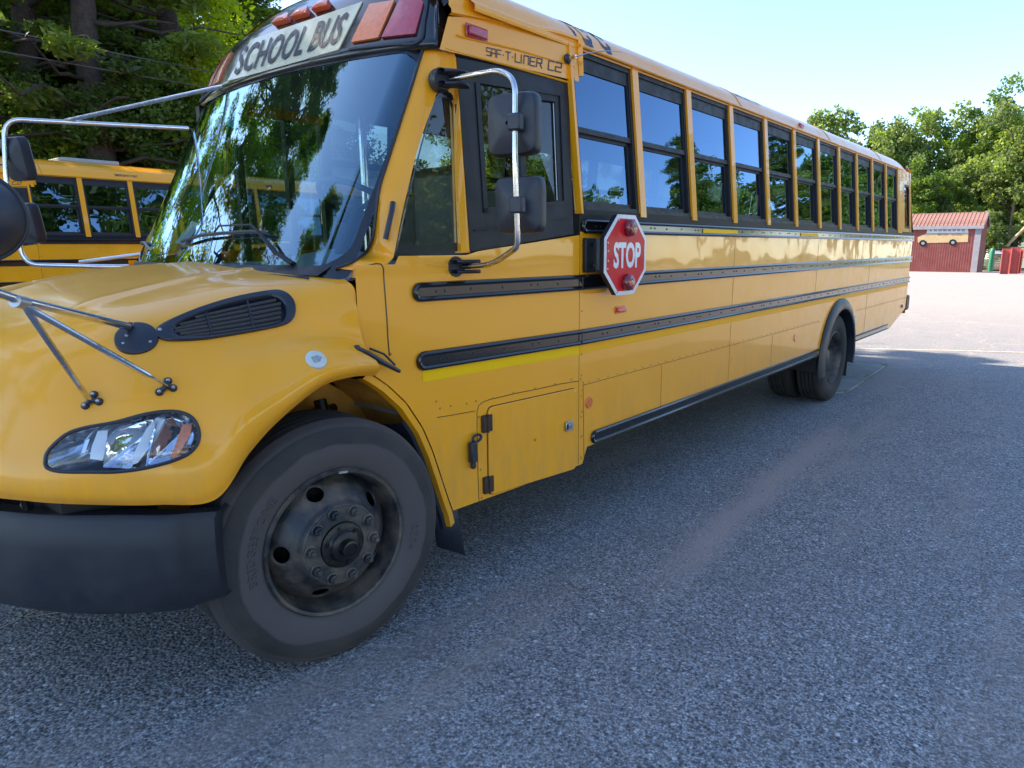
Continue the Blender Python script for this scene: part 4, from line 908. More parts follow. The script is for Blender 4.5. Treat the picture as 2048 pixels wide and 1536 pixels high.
cs = MB(); cs.tube([P(700, 540, y=.20)] + [PS(a, b, .001) for a, b in ((752, 527), (762, 528), (767, 536), (768, 560), (771, 600), (774, 640), (776, 680), (779, 712))], .0028, 5); obj('cowl_seam', cs, 'frit', bus)
rv = MB()
def rivet(x, z, r=.0055): rv.lathe([(0, .004), (r * .7, .003), (r, 0)], (x, ys(x, z) - .0005, z), (0, -1, 0), 7)
x = XS + .1
while x < 6.7: rivet(x, .952); x += .105
x = 8.18
while x < 11: rivet(x, .958); x += .09
for k in range(12): rivet(2.235, .50 + k * .125)
for px, py in ((872, 803), (880, 817), (901, 812), (933, 807), (952, 802), (963, 806), (986, 796), (1026, 786), (1070, 777), (1110, 768), (1142, 759), (1161, 758), (1165, 780), (1164, 823), (1164, 871), (1163, 917), (957, 834), (961, 939), (963, 996), (782, 708)):
    p = PS(px, py); rivet(p[0], p[2], .006)
for z in (.70, .82): rivet(4.38, z)
obj('rivets', rv, 'rivet', bus, kind='stuff')
# --- battery hatch
ht = empty('side_hatch'); ht.parent = bus
def hy(x): return ys(x, 1)
hq = [PS(974, 815), PS(1151, 776), PS(1151, 936), PS(977, 990)]
outl = bez([hq[0] * .5 + hq[3] * .5, hq[0], hq[1], hq[2], hq[3], hq[0] * .5 + hq[3] * .5], .04)[1:]
c = np.mean(outl, 0); mb = MB(); mb.grid([[p + np.array([0, .004, 0]) for p in outl], [p + np.array([0, -.008, 0]) for p in outl], [c + (p - c) * .985 + np.array([0, -.011, 0]) for p in outl], [c + (p - c) * .02 + np.array([0, -.011, 0]) for p in outl]], close_v=True); [mb.v.__setitem__(i_, (v_3[0], hy(v_3[0]) + dy_, v_3[2])) for i_, (v_3, dy_) in enumerate(zip(list(mb.v), sum([[d_] * len(outl) for d_ in (.004, -.008, -.011, -.011)], [])))]; obj('hatch_door', mb, 'yellow', ht, angle=20)
obj('hatch_gap', MB().tube([c + (p - c) * 1.006 + np.array([0, .001, 0]) for p in outl], .004, 5, closed=True), 'seam', ht)
for px, py in ((973, 846), (976, 968)):
    p = PS(px, py); mb = MB(); mb.box(p[0] - .038, p[0] + .03, p[1] - .018, p[1] + .01, p[2] - .045, p[2] + .045); o = obj('hatch_hinge', mb, 'rust', ht, bevel=.006)
    obj('hinge_pin', MB().tube([(p[0] - .008, p[1] - .02, p[2] - .046), (p[0] - .008, p[1] - .02, p[2] + .046)], .006, 8), 'rust', o)
p = P(1139, 852, y=-.012); mb = MB(); mb.box(p[0] - .035, p[0] + .035, p[1] - .004, p[1] + .004, p[2] - .028, p[2] + .028); o = obj('hatch_lock', mb, 'zinc', ht, bevel=.003)
obj('lock_cylinder', MB().lathe([(0, .01), (.011, .01), (.012, 0)], (p[0] + .012, p[1] - .004, p[2]), (0, -1, 0), 14), 'zinc', o)
obj('lock_slot', MB().box(p[0] - .03, p[0] - .016, p[1] - .006, p[1], p[2] - .016, p[2] + .016), 'frit', o)
# tow-style rubber latch
lk = empty('rubber_latch'); lk.parent = bus; p = P(945, 878, y=.055); ring = [p + np.array([.03 * math.cos(a) + .012, -.02, .018 * math.sin(a) + .005]) for a in np.linspace(0, 2 * math.pi, 21)[:-1]]
obj('latch_ring', MB().tube(ring, .007, 7, closed=True), 'black_plastic', lk)
q = P(943, 900, y=.05); mb = MB(); mb.box(q[0] - .026, q[0] + .018, q[1] - .03, q[1], q[2] - .06, q[2] + .045); mb.box(q[0] - .014, q[0] + .012, q[1] - .022, q[1], q[2] - .095, q[2] - .06); obj('latch_body', mb, 'black_plastic', lk, bevel=.006)
# reflectors and markers
for px, py, r, y in ((1177, 805, .036, 0), (1590, 676, .036, 0)):
    p = P(px, py, y=y); obj('side_reflector', MB().lathe([(0, .008), (r * .9, .008), (r, .003), (r, -.003)], p, (0, -1, 0), 24), 'amber', bus)
def marker(p, mat, L_=.10, hgt=.035, name='side_marker_lamp'):
    e = empty(name); e.parent = bus; mb = MB(); mb.box(p[0] - L_ / 2, p[0] + L_ / 2, p[1] - .022, p[1], p[2] - hgt / 2, p[2] + hgt / 2); obj('lens', mb, mat, e, bevel=.008)
    mb = MB(); mb.box(p[0] - L_ / 2 - .012, p[0] + L_ / 2 + .012, p[1] - .006, p[1] + .002, p[2] - hgt / 2 - .007, p[2] + hgt / 2 + .007); obj('lamp_base', mb, mat, e, bevel=.003)
marker(P(1240, 619, y=0), 'orange', .10, .03); marker(P(1804, 612, y=0), 'red', .10, .04)
pm = P(953, 66, y=.115); marker(pm, 'red', .12, .045)
for px, py, y_ in ((1601, 253, .13), (1814, 339, .13)):
    p = P(px, py, y=y_); marker(p, 'red', .10 if px < 1700 else .05, .045, 'roof_marker_lamp')
# fuel filler / rear body marker
p = P(1709, 640, y=-.0); obj('rear_arch_reflector', MB().lathe([(0, .012), (.045, .012), (.05, 0)], p, (0, -1, 0), 24), 'badge', bus)
# rear wheel flare
fl_ = MB(); G = []
for a in np.linspace(math.radians(-12), math.radians(192), 40):
    ca, sa = math.cos(a), math.sin(a); G.append([(WCX + r * ca, -yy, .44 + r * sa) for r, yy in ((.70, -.002), (.705, .012), (.69, .030), (.60, .055), (.58, .045), (.58, -.12))])
fl_.grid(G); both('wheel_flare', fl_, 'black_plastic', angle=50)
mb = MB(); mb.grid([[(WCX + .70 * math.cos(a), y, .44 + .70 * math.sin(a)) for y in (.02, .7)] for a in np.linspace(-.1, math.pi + .1, 20)]); both('rear_wheel_well', mb, 'black_matt')
mb = MB(); mb.box(8.12, 8.135, .05, .66, .12, .62); both('rear_mudflap', mb, 'black_plastic', smooth=False)
mb = MB(); mb.box(8.45, 9.3, .5, 1.9, .45, .60); obj('rear_axle_frame', mb, 'black_matt', bus, smooth=False)
# ================================================================== SAF-T lettering and number
v, f, xe = stroke_letters('SAF-T-LINER C2', .22, .13)
v[:, 0] -= v[:, 0].min(); put_text(v, f, [(972, 95), (1124, 127), (1122, 145), (972, 110)], v[:, 0].max(), 1.0, hdb, .003, 'model_lettering', 'bluevinyl', bus, .11)
rfb = bvh_of(rm)
v, f, xe = stroke_letters('75-6', .28, .17); v[:, 0] -= v[:, 0].min()
def put_roof(v, f, x0, x1, z0, z1, name, mat, par, out=.003):
    # lay letters along the curved shoulder of the roof: v runs up the arc
    arc = roofp[3:]; seg = np.r_[0, np.cumsum(np.linalg.norm(np.diff(arc, axis=0), axis=1))]; s0 = np.interp(z0, arc[:, 1], seg); s1 = np.interp(z1, arc[:, 1], seg); mb = MB(); pts = []
    for p in v:
        s = s0 + (s1 - s0) * p[1] / v[:, 1].max(); y = np.interp(s, seg, arc[:, 0]); z = np.interp(s, seg, arc[:, 1]); pts.append((x0 + (x1 - x0) * p[0] / v[:, 0].max(), y - out, z + out * .7))
    mb.add(pts, f); return obj(name, mb, mat, par, smooth=False)
number = put_roof(v, f, 2.29, 2.70, 2.862, 3.04, 'bus_number', 'bluevinyl', bus)
v, f = text_mb('EMERGENCY EXIT', 1, xs=.8, bold=.01); put_roof(v, f, 4.62, 5.18, 2.93, 2.962, 'exit_lettering', 'bluevinyl', bus)
# antenna
an = empty('antenna'); an.parent = bus; p = P(1133, 118, y=.085); q = P(1152, 113, y=.02)
obj('antenna_base', MB().lathe([(0.022, 0), (.026, .01), (.018, .02), (.0, .022)], p, q - p, 20), 'black_plastic', an); obj('antenna_spring', MB().tube([p, q], .010, 8), 'chrome', an)
obj('antenna_rod', MB().tube(catmull([q, P(1190, 104, y=-.05), P(1235, 103, y=-.10), P(1279, 116, y=-.12)], 20), .0022, 5, rs=list(np.linspace(.004, .0014, 20))), 'chrome', an)
# A pillar dark handle
h = catmull([P(786, 405, y=.135), P(783, 425, y=.12), P(776, 455, y=.115), P(771, 478, y=.125)], 12); obj('pillar_handle', MB().tube(h, .011, 8, rs=[(.012, .012)] * 12), 'black_plastic', bus)
# ================================================================== wipers
def wiper(pts_arm, pts_blade):
    e = empty('wiper'); e.parent = bus; g = []
    def on(px, py, off):
        h = cast(wsb, px, py, off); return h if h is not None else P(px, py, y=.6)
    obj('wiper_arm', MB().tube([on(a, b, o) for a, b, o in pts_arm], .010, 8, rs=[(.016, .010), (.014, .009), (.010, .006), (.006, .005)][:len(pts_arm)]), 'black_matt', e)
    obj('wiper_blade', MB().tube([on(a, b, .022) for a, b in pts_blade], .008, 8), 'black_plastic', e)
    obj('wiper_bridge', MB().tube([on(440, 470, .03), on(455, 461, .045), on(520, 460, .05)], .005, 6), 'black_plastic', e)
wiper([(590, 530, .01), (560, 510, .03), (535, 475, .05), (520, 461, .05)], [(372, 487), (410, 475), (450, 471), (510, 468), (545, 470)])
wp = empty('wiper'); wp.parent = bus
obj('wiper_arm', MB().tube([P(313, 517, y=1.95), P(300, 500, y=1.95), P(288, 484, y=2.0)], .012, 8, rs=[(.03, .01), (.02, .008), (.008, .006)]), 'trim', wp); obj('wiper_blade', MB().tube([P(284, 486, y=2.05), P(318, 491, y=1.9)], .012, 8), 'black_plastic', wp); obj('red_cap', MB().tube([P(318, 491, y=1.9), P(330, 493, y=1.88)], .014, 8), 'red', wp)
# paper on the dash, teal sticker
mb = MB(); mb.add([P(350, 485, y=1.75), P(384, 442, y=1.75), P(402, 448, y=1.7), P(368, 490, y=1.7)], [(0, 1, 2, 3)]); obj('dash_paper', mb, 'paper', bus, smooth=False, solid=.002)
mb = MB(); mb.add([cast(wsb, *p, -.003) for p in ((456, 237), (472, 237), (468, 255), (453, 252))], [(0, 1, 2, 3)]); obj('windshield_sticker', mb, 'teal', bus, smooth=False)
# ================================================================== driver mirror (tube + two housings)
dmir = empty('side_mirror'); dmir.parent = bus
B1 = P(893, 160, y=.10); B2 = P(918, 533, y=.065)
tp_ = [B1 + np.array([0, -.03, 0]), P(1000, 140, y=-.26), P(1030, 160, y=-.36), P(1030, 320, y=-.37), P(1035, 470, y=-.36), P(1034, 495, y=-.35), P(985, 529, y=-.18), B2 + np.array([0, -.03, 0])]
obj('mirror_tube', MB().tube(bez(tp_, .07, 8), .0125, 12), 'chrome', dmir)
for B, up_ in ((B1, .028), (B2, .022)):
    e = empty('mirror_base'); e.parent = dmir
    for dz in (-1, 1):
        mb = MB(); G = []
        for t in np.linspace(0, 1, 9):
            rx_ = .062 * math.sin(math.pi * (t * .86 + .12)) ** .6; G.append([B + np.array([(-.055 + .12 * t), -.02 - .05 * t + .0, dz * (.012 + up_ * .5)]) + np.array([0, rx_ * .8 * math.cos(a), up_ * .42 * math.sin(a)]) for a in np.linspace(0, 2 * math.pi, 17)[:-1]])
        mb.grid(G, close_v=True); obj('base_lobe', mb, 'black_plastic', e, angle=60)
    obj('base_plate', MB().lathe([(0, .02), (.045, .02), (.052, .0), (.052, -.03)], B + np.array([-.02, .01, 0]), (-.3, -1, 0), 20), 'black_plastic', e); 
def housing(cpx, cpy, wpx, hpx, parent, yc=-.39, depth=.09, flipx=False):
    # rounded rectangular shell whose back is a shallow pyramid; faces rearwards
    c = P(cpx, cpy, y=yc) if not flipx else None; e = empty('mirror_housing'); e.parent = parent
    u = np.array([.10, -.995, 0]); u /= np.linalg.norm(u); vv = np.array([0, 0, 1.]); n = np.cross(u, vv); n = n if n[0] < 0 else -n
    return e, c, u, vv, n
def shell(e, c, u, vv, n, hw, hh, depth, front=.02):
    G = []
    for s, d in ((.93, -.030), (1.0, -.02), (1.0, .0), (.985, .018), (.93, .032), (.55, .030 + depth * .42), (.22, .030 + depth * .58), (.05, .030 + depth * .60)):
        row = []
        for k in range(40):
            a = 2 * math.pi * (k + .5) / 40; ca, sa = math.cos(a), math.sin(a); pw = .30; rx_ = abs(ca) ** pw * (1 if ca > 0 else -1); ry_ = abs(sa) ** pw * (1 if sa > 0 else -1); row.append(c + u * hw * s * rx_ + vv * hh * s * ry_ + n * d)
        G.append(row)
    obj('mirror_shell', MB().grid(G, close_v=True), 'black_plastic', e, angle=28)
    G = [[c + u * hw * s * .93 * (abs(math.cos(a)) ** .3 * (1 if math.cos(a) > 0 else -1)) + vv * hh * s * .93 * (abs(math.sin(a)) ** .3 * (1 if math.sin(a) > 0 else -1)) - n * .026 for a in [2 * math.pi * (k + .5) / 40 for k in range(40)]] for s in (1, .02)]
    obj('mirror_glass', MB().grid(G, close_v=True), 'mirror', e, smooth=False)
for (cx, cy, hw, hh) in ((1029, 250, .121, .126), (1041, 410, .117, .120)):
    e = empty('mirror_housing'); e.parent = dmir; c = P(cx, cy, y=-.335); c = c + np.array([.045, 0, 0])
    u = np.array([.16, -.987, 0]); vv = np.array([0, 0, 1.]); n = np.cross(u, vv); n = n if n[0] < 0 else -n
    c = c * 1; c[1] -= .0; shell(e, P(cx, cy, y=-.335 + .04), u, vv, n, hw, hh, .05)
    t = P(1031 + (4 if cy > 300 else 0), cy - (6 if cy < 300 else 0), y=-.372); mb = MB(); mb.obox(t, u, vv, n, .030, .034, .020); obj('mirror_clamp', mb, 'black_plastic', e, bevel=.008)
# ================================================================== passenger mirror
pmr = empty('side_mirror'); pmr.parent = bus
B = P(378, 257, y=2.36); yb = 2.80
pt = [B, P(8, 238, y=yb), P(10, 300, y=yb), P(12, 360, y=yb), P(25, 430, y=yb), P(48, 529, y=yb), P(62, 532, y=yb - .02), P(200, 533, y=2.52), P(300, 533, y=2.36)]
obj('mirror_tube', MB().tube(bez([pt[0], pt[1], pt[3], pt[5], pt[7], pt[8]], .09, 8), .0135, 12), 'chrome', pmr)
obj('mirror_brace', MB().tube([P(128, 240, y=2.66), P(138, 240, y=2.65), P(430, 176, y=1.82), P(446, 172, y=1.76)], .012, 10, rs=[(.014, .004), .0115, .0115, .009]), 'chrome', pmr)
obj('mirror_brace', MB().tube([P(158, 524, y=2.45), P(185, 521, y=2.44), P(292, 507, y=2.3)], .012, 10, rs=[(.017, .01), .012, .012]), 'chrome', pmr)
for (cx, cy, hh) in ((38, 318, .125), (58, 446, .118)):
    e = empty('mirror_housing'); e.parent = pmr; c = P(cx, cy, y=2.82); u = np.array([-.5, .87, 0]); vv = np.array([-.12, -.05, 1.]); vv /= np.linalg.norm(vv); n = np.cross(u, vv); n = n if n @ (CB - c) > 0 else -n
    u = np.array([-.35, .94, 0]); n = np.cross(u, vv); n = n if n[0] < 0 else -n
    shell(e, c, u, vv, n, .085, hh, .05)
# ================================================================== stop sign
ss = empty('stop_sign'); ss.parent = bus; ys0 = -.12
oc = [P(a, b, y=ys0) for a, b in ((1235, 432), (1275, 432), (1293, 480), (1293, 545), (1272, 586), (1228, 586), (1206, 545), (1208, 478))]
cx_ = (min(p[0] for p in oc) + max(p[0] for p in oc)) / 2; cz_ = (min(p[2] for p in oc) + max(p[2] for p in oc)) / 2; hr = .228
def octo(r, y): 
    k = r * math.tan(math.pi / 8); return [(cx_ + a, y, cz_ + b) for a, b in ((-k, r), (k, r), (r, k), (r, -k), (k, -r), (-k, -r), (-r, -k), (-r, k))]
def plate(r, y0, y1, name, mat, r1=None): obj(name, MB().grid([octo(r, y1), octo(r, y0), octo((r1 or r), y0), octo(.001, y0)], close_v=True), mat, ss, smooth=False)
plate(hr, ys0 + .004, ys0 + .034, 'sign_housing', 'black_matt'); plate(hr + .001, ys0, ys0 + .004, 'sign_border', 'white_sheet'); plate(hr - .021, ys0 - .0012, ys0, 'sign_face', 'red_sheet')
v, f = text_mb('STOP', 1, bold=.035, xs=.60, spacing=.98, extrude=.0); sc_w, sc_h = .300, .150
mb = MB(); mb.add([(cx_ + .012 - sc_w / 2 + p[0] / v[:, 0].max() * sc_w, ys0 - .0026, cz_ - sc_h / 2 + p[1] / v[:, 1].max() * sc_h) for p in v], f); obj('lettering', mb, 'white_sheet', ss, smooth=False)
for zz, dx in ((cz_ + .155, .018), (cz_ - .157, .005)):
    lp = obj('stop_lamp', MB().lathe([(0, .042), (.025, .041), (.044, .034), (.049, .022), (.050, 0)], (cx_ + dx, ys0 - .001, zz), (0, -1, 0), 32), 'redlens_dark', ss, angle=50)
    dd = MB()
    for a in range(12): dd.lathe([(0, .003), (.004, 0)], (cx_ + dx + .018 * ((a % 4) - 1.5) * .9, ys0 - .041, zz - .012 + .012 * (a // 4)), (0, -1, 0), 6)
    obj('lamp_diode', dd, 'orange', lp)
for a, b in ((-.2, .07), (-.195, .025), (-.195, -.03), (-.2, -.075), (-.09, .2), (-.09, -.21)): obj('screw', MB().lathe([(0, .006), (.006, .004), (.007, 0)], (cx_ + a, ys0 - .001, cz_ + b), (0, -1, 0), 10), 'zinc', ss)
mb = MB(); hx = 2.232; mb.box(hx, hx + .10, -.028, -.002, cz_ - .095, cz_ + .098); obj('hinge_box', mb, 'black_matt', ss, bevel=.006)
mb = MB(); mb.box(hx + .10, hx + .125, -.07, -.004, cz_ - .085, cz_ + .09); obj('hinge_bracket', mb, 'zinc', ss, bevel=.004)
mb = MB(); mb.box(hx + .125, cx_ - .10, -.10, -.05, cz_ - .08, cz_ + .08); obj('hinge_arm', mb, 'black_matt', ss, bevel=.01)
for z in (-.055, .06): obj('hinge_bolt', MB().lathe([(0, .01), (.012, .009), (.013, 0)], (hx + .055, -.028, cz_ + z), (0, -1, 0), 10), 'frit', ss)

# ================================================================== wheels
def tyre_parts(c, steer, face_y, front, parent, mirror=False, tread=True, w_=.27):
    # axis direction points outwards (towards the camera side) in the wheel's own frame
    sgn = -1 if not mirror else 1
    ax = np.array([math.sin(steer) * (-sgn) * -1 if False else 0, sgn, 0.]); ax = np.array([-math.sin(steer) * 1.0, sgn * math.cos(steer), 0]) if not mirror else np.array([math.sin(steer), math.cos(steer), 0])
    e = empty('front_wheel' if front else 'rear_wheel'); e.parent = parent
    R = .5184; ri = .305; c = np.array([c[0], face_y, c[1]])
    prof = [(ri - .012, -.045), (ri, -.008), (ri + .006, .004), (ri + .03, .020), (ri + .07, .032), (.40, .036), (.44, .034), (.468, .026), (.482, .020), (.486, .013), (.496, .012), (.503, .006), (.508, -.004), (.513, -.012), (R, -.028)]
    t = MB().lathe(prof, c, ax, 128); obj('sidewall', t, 'rubber_front' if front else 'rubber', e, angle=50)
    tr = [(R, -.028)]; x = -.028
    gw = [(.04, 1), (.012, 0), (.038, 1), (.012, 0), (.036, 1), (.012, 0), (.038, 1), (.012, 0), (.04, 1)]
    for L_, up_ in gw:
        r = R if up_ else R - .014
        tr.append((r, x)); x -= L_ * .9; tr.append((r, x))
    tr += [(.505, x - .012), (.48, x - .02), (.42, x - .03), (ri, x - .01), (ri - .01, -.1)]
    obj('tread', MB().lathe(tr, c, ax, 96), 'rubber_tread', e, angle=30)
    zz = np.array([0, 0, 1.]); a_ = zz; b_ = np.cross(ax, a_)
    if front:
        rim = [(ri + .004, -.004), (ri + .010, .010), (ri + .004, .018), (ri - .008, .014), (ri - .012, .0), (ri - .022, -.03), (ri - .028, -.065), (ri - .034, -.085)]
        obj('rim_flange', MB().lathe(rim, c, ax, 96), 'steel', e, angle=50)
        # disc with five hand holes
        N = 200; radii = [.273, .262, .250, .238, .226, .214, .202, .190, .178, .170, .164, .160]
        dep = lambda r: float(np.interp(r, [.150, .164, .178, .20, .235, .262, .273], [.040, .038, .015, -.008, -.040, -.072, -.09]))
        fine = np.linspace(.273, .160, 34); m = MB(); G = [[None] * N for _ in fine]
        for i, r in enumerate(fine):
            for k in range(N):
                a = 2 * math.pi * k / N; G[i][k] = c + ax * dep(r) + r * (math.cos(a) * a_ + math.sin(a) * b_)
        m.v = [tuple(p) for row in G for p in row]
        h0 = math.radians(17)
        for i in range(len(fine) - 1):
            for k in range(N):
                r = (fine[i] + fine[i + 1]) / 2; a = 2 * math.pi * (k + .5) / N; cut = False
                for q in range(5):
                    d = (a - h0 - 2 * math.pi * q / 5 + math.pi) % (2 * math.pi) - math.pi
                    if (d * .225 / .040) ** 2 + ((r - .224) / .027) ** 2 < 1: cut = True
                if not cut: m.f.append((i * N + k, (i + 1) * N + k, (i + 1) * N + (k + 1) % N, i * N + (k + 1) % N))
        o = obj('wheel_disc', m, 'steel', e, angle=60); md = o.modifiers.new('solid', 'SOLIDIFY'); md.thickness = .010; md.offset = 0
        for q in range(5):
            a0 = h0 + 2 * math.pi * q / 5; pts = []
            for t_ in np.linspace(0, 2 * math.pi, 29)[:-1]:
                r = .224 + .027 * math.sin(t_); a = a0 + .040 / .225 * math.cos(t_); pts.append(c + ax * (dep(r) + .001) + r * (math.cos(a) * a_ + math.sin(a) * b_))
            obj('hand_hole_lip', MB().tube(pts, .005, 6, closed=True), 'steel', e)
        bf = .040; obj('bolt_flange', MB().lathe([(.162, .030), (.166, .036), (.160, bf + .004), (.150, bf + .006), (.098, bf + .006), (.094, bf - .002)], c, ax, 80), 'steel', e, angle=40)
        for k in range(10):
            a = 2 * math.pi * (k + .35) / 10; p = c + .1425 * (math.cos(a) * a_ + math.sin(a) * b_)
            n1 = obj('lug_nut', MB().lathe([(.026, bf + .004), (.027, bf + .009), (.020, bf + .012)], p, ax, 20), 'steel', e, angle=40)
            mb = MB().lathe([(.0175, bf + .008), (.0175, bf + .026), (.014, bf + .030), (0, bf + .030)], p, ax, 6); obj('nut', mb, 'steel', n1, angle=20)
            obj('stud', MB().lathe([(.010, bf + .028), (.010, bf + .044), (0, bf + .045)], p, ax, 10), 'steel', n1, angle=30)
        obj('hub', MB().lathe([(.096, bf - .01), (.094, bf + .012), (.086, bf + .016), (.070, bf + .018), (.064, bf + .024), (.060, bf + .034), (.050, bf + .040), (.036, bf + .042), (.034, bf + .060), (.036, bf + .066), (.034, bf + .074), (.026, bf + .076), (.024, bf + .070), (0, bf + .070)], c, ax, 64), 'greasy', e, angle=35)
        for k in range(6):
            a = 2 * math.pi * (k + .2) / 6; p = c + .078 * (math.cos(a) * a_ + math.sin(a) * b_); obj('cap_bolt', MB().lathe([(.008, bf + .012), (.008, bf + .022), (0, bf + .023)], p, ax, 8), 'greasy', e)
        obj('brake_drum', MB().lathe([(.27, -.10), (.20, -.11), (.0, -.11)], c, ax, 40), 'greasy', e)
        p = c + ax * .022 + (ri - .004) * (math.cos(-.12) * a_ + math.sin(-.12) * b_); tdir = -math.sin(-.12) * a_ + math.cos(-.12) * b_
        obj('wheel_weight', MB().obox(p, tdir, np.cross(tdir, ax), ax, .020, .005, .004), 'zinc', e)
        # raised maker's lettering
        for word, a_mid, rad, hgt, sp in (('BRIDGESTONE', math.radians(72), .350, .036, 1.12), ('R284', math.radians(-103), .352, .034, 1.3)):
            v, f = text_mb(word, 1, bold=.012, xs=.95, extrude=.0, spacing=sp); s = hgt / .72; L_ = v[:, 0].max() * s; v, f = subdiv_flat(v, f, .2); pts = []
            for q in v:
                ang = (q[0] * s - L_ / 2) / rad; r = rad + q[1] * s; a = a_mid - ang if not mirror else a_mid + ang
                dpt = float(np.interp(r, [p_[0] for p_ in prof], [p_[1] for p_ in prof])); pts.append(c + ax * (dpt + .0016) + r * (math.cos(a) * a_ + math.sin(a) * b_))
            mb = MB(); mb.add(pts, f); o = obj('tyre_lettering', mb, 'rubber_front', e, smooth=False); md = o.modifiers.new('s', 'SOLIDIFY'); md.thickness = .0055; md.offset = 0
    else:
        rim = [(ri + .004, -.004), (ri + .008, .010), (ri - .002, .014), (ri - .012, .0), (ri - .030, -.05), (ri - .034, -.12), (.24, -.155), (.17, -.17), (.165, -.16), (.10, -.16), (.095, -.12), (.085, -.06), (.06, -.05), (0, -.05)]
        obj('rim', MB().lathe(rim, c, ax, 72), 'steel', e, angle=40)
        for k in range(10):
            a = 2 * math.pi * k / 10; p = c + .1425 * (math.cos(a) * a_ + math.sin(a) * b_); obj('lug_nut', MB().lathe([(.017, -.165), (.017, -.135), (0, -.135)], p, ax, 6), 'steel', e)
    return e
def ring_rubber(cx, cz):
    m = M['rubber'].copy(); m.name = 'tyre_rubber_scuffed'; t = m.node_tree; N = t.nodes; L = t.links; b = N['Principled BSDF']; src = b.inputs['Base Color'].links[0].from_socket
    tc = N.new('ShaderNodeTexCoord'); a = N.new('ShaderNodeVectorMath'); a.operation = 'SUBTRACT'; a.inputs[1].default_value = (cx, 0, cz); L.new(tc.outputs['Object'], a.inputs[0])
    mu = N.new('ShaderNodeVectorMath'); mu.operation = 'MULTIPLY'; mu.inputs[1].default_value = (1, 0, 1); L.new(a.outputs[0], mu.inputs[0]); ln = N.new('ShaderNodeVectorMath'); ln.operation = 'LENGTH'; L.new(mu.outputs[0], ln.inputs[0])
    nz = N.new('ShaderNodeTexNoise'); nz.inputs['Scale'].default_value = 4; nz.inputs['Detail'].default_value = 8; L.new(tc.outputs['Object'], nz.inputs['Vector'])
    ad = N.new('ShaderNodeMath'); ad.operation = 'MULTIPLY_ADD'; ad.inputs[1].default_value = .06; L.new(nz.outputs[0], ad.inputs[0]); L.new(ln.outputs['Value'], ad.inputs[2])
    cr = N.new('ShaderNodeValToRGB'); L.new(ad.outputs[0], cr.inputs[0]); e = cr.color_ramp; e.elements[0].position = .34; e.elements[0].color = (1, 1, 1, 1); e.elements[1].position = .462; e.elements[1].color = (.75, .75, .75, 1)
    for p_, v_ in ((.448, .85), (.455, .12), (.50, .10), (.535, .55), (.548, .85), (.56, .15)):
        k = e.elements.new(p_); k.color = (v_, v_, v_, 1)
    k = [q for q in e.elements if abs(q.position - .462) < 1e-3][0]; k.color = (.1, .1, .1, 1)
    mx = N.new('ShaderNodeMixRGB'); L.new(cr.outputs[0], mx.inputs[0]); L.new(src, mx.inputs[1]); mx.inputs[2].default_value = (.090, .074, .074, 1); L.new(mx.outputs[0], b.inputs['Base Color']); return m
cf = toB([.5473, .05, .5184]); M['rubber_front'] = ring_rubber(cf[0], cf[2]); cr_ = toB([7.45, .05, .5184])
tyre_parts((cf[0], cf[2]), .108, .0495, True, bus); tyre_parts((cf[0], cf[2]), .108, W2 - .05, True, bus, mirror=True)
tyre_parts((cr_[0], cr_[2]), 0, .045, False, bus); tyre_parts((cr_[0], cr_[2]), 0, .40, False, bus); tyre_parts((cr_[0], cr_[2]), 0, W2 - .045, False, bus, mirror=True); tyre_parts((cr_[0], cr_[2]), 0, W2 - .40, False, bus, mirror=True)
ax_ = MB(); ax_.tube([(cf[0], .4, cf[2]), (cf[0], 2.05, cf[2])], .06, 10); ax_.tube([(cr_[0], .6, cr_[2]), (cr_[0], 1.85, cr_[2])], .09, 10); obj('axle', ax_, 'greasy', bus)
rh = MB(); 
# ================================================================== second bus behind
bus2 = copy_tree(bus, skip=('bus_number', 'stop_sign', 'side_mirror', 'fender_mirror', 'antenna'))
px_seam = PW(61, 350, y=10.08)[0] - 2.235
bus2.location = (bus.location[0] + px_seam, 10.0, bus.location[2])
setp(bus2, label="yellow school bus parked behind, its window row seen beyond the nearer bus's hood", cat='bus', group='school buses parked in the lot')
v, f = text_mb('15-4', 1, bold=.02); o = put_roof(v, f, 1.70, 2.12, 2.87, 2.98, 'bus_number', 'bluevinyl', bus2)
v, f = text_mb('EMERGENCY EXIT', 1, xs=.8, bold=.01); put_roof(v, f, 3.42, 3.76, 2.865, 2.90, 'exit_lettering', 'bluevinyl', bus2)
mb = MB(); mb.box(2.9, 3.75, .75, 1.6, 3.09, 3.16); obj('roof_hatch', mb, 'headliner', bus2, bevel=.02)
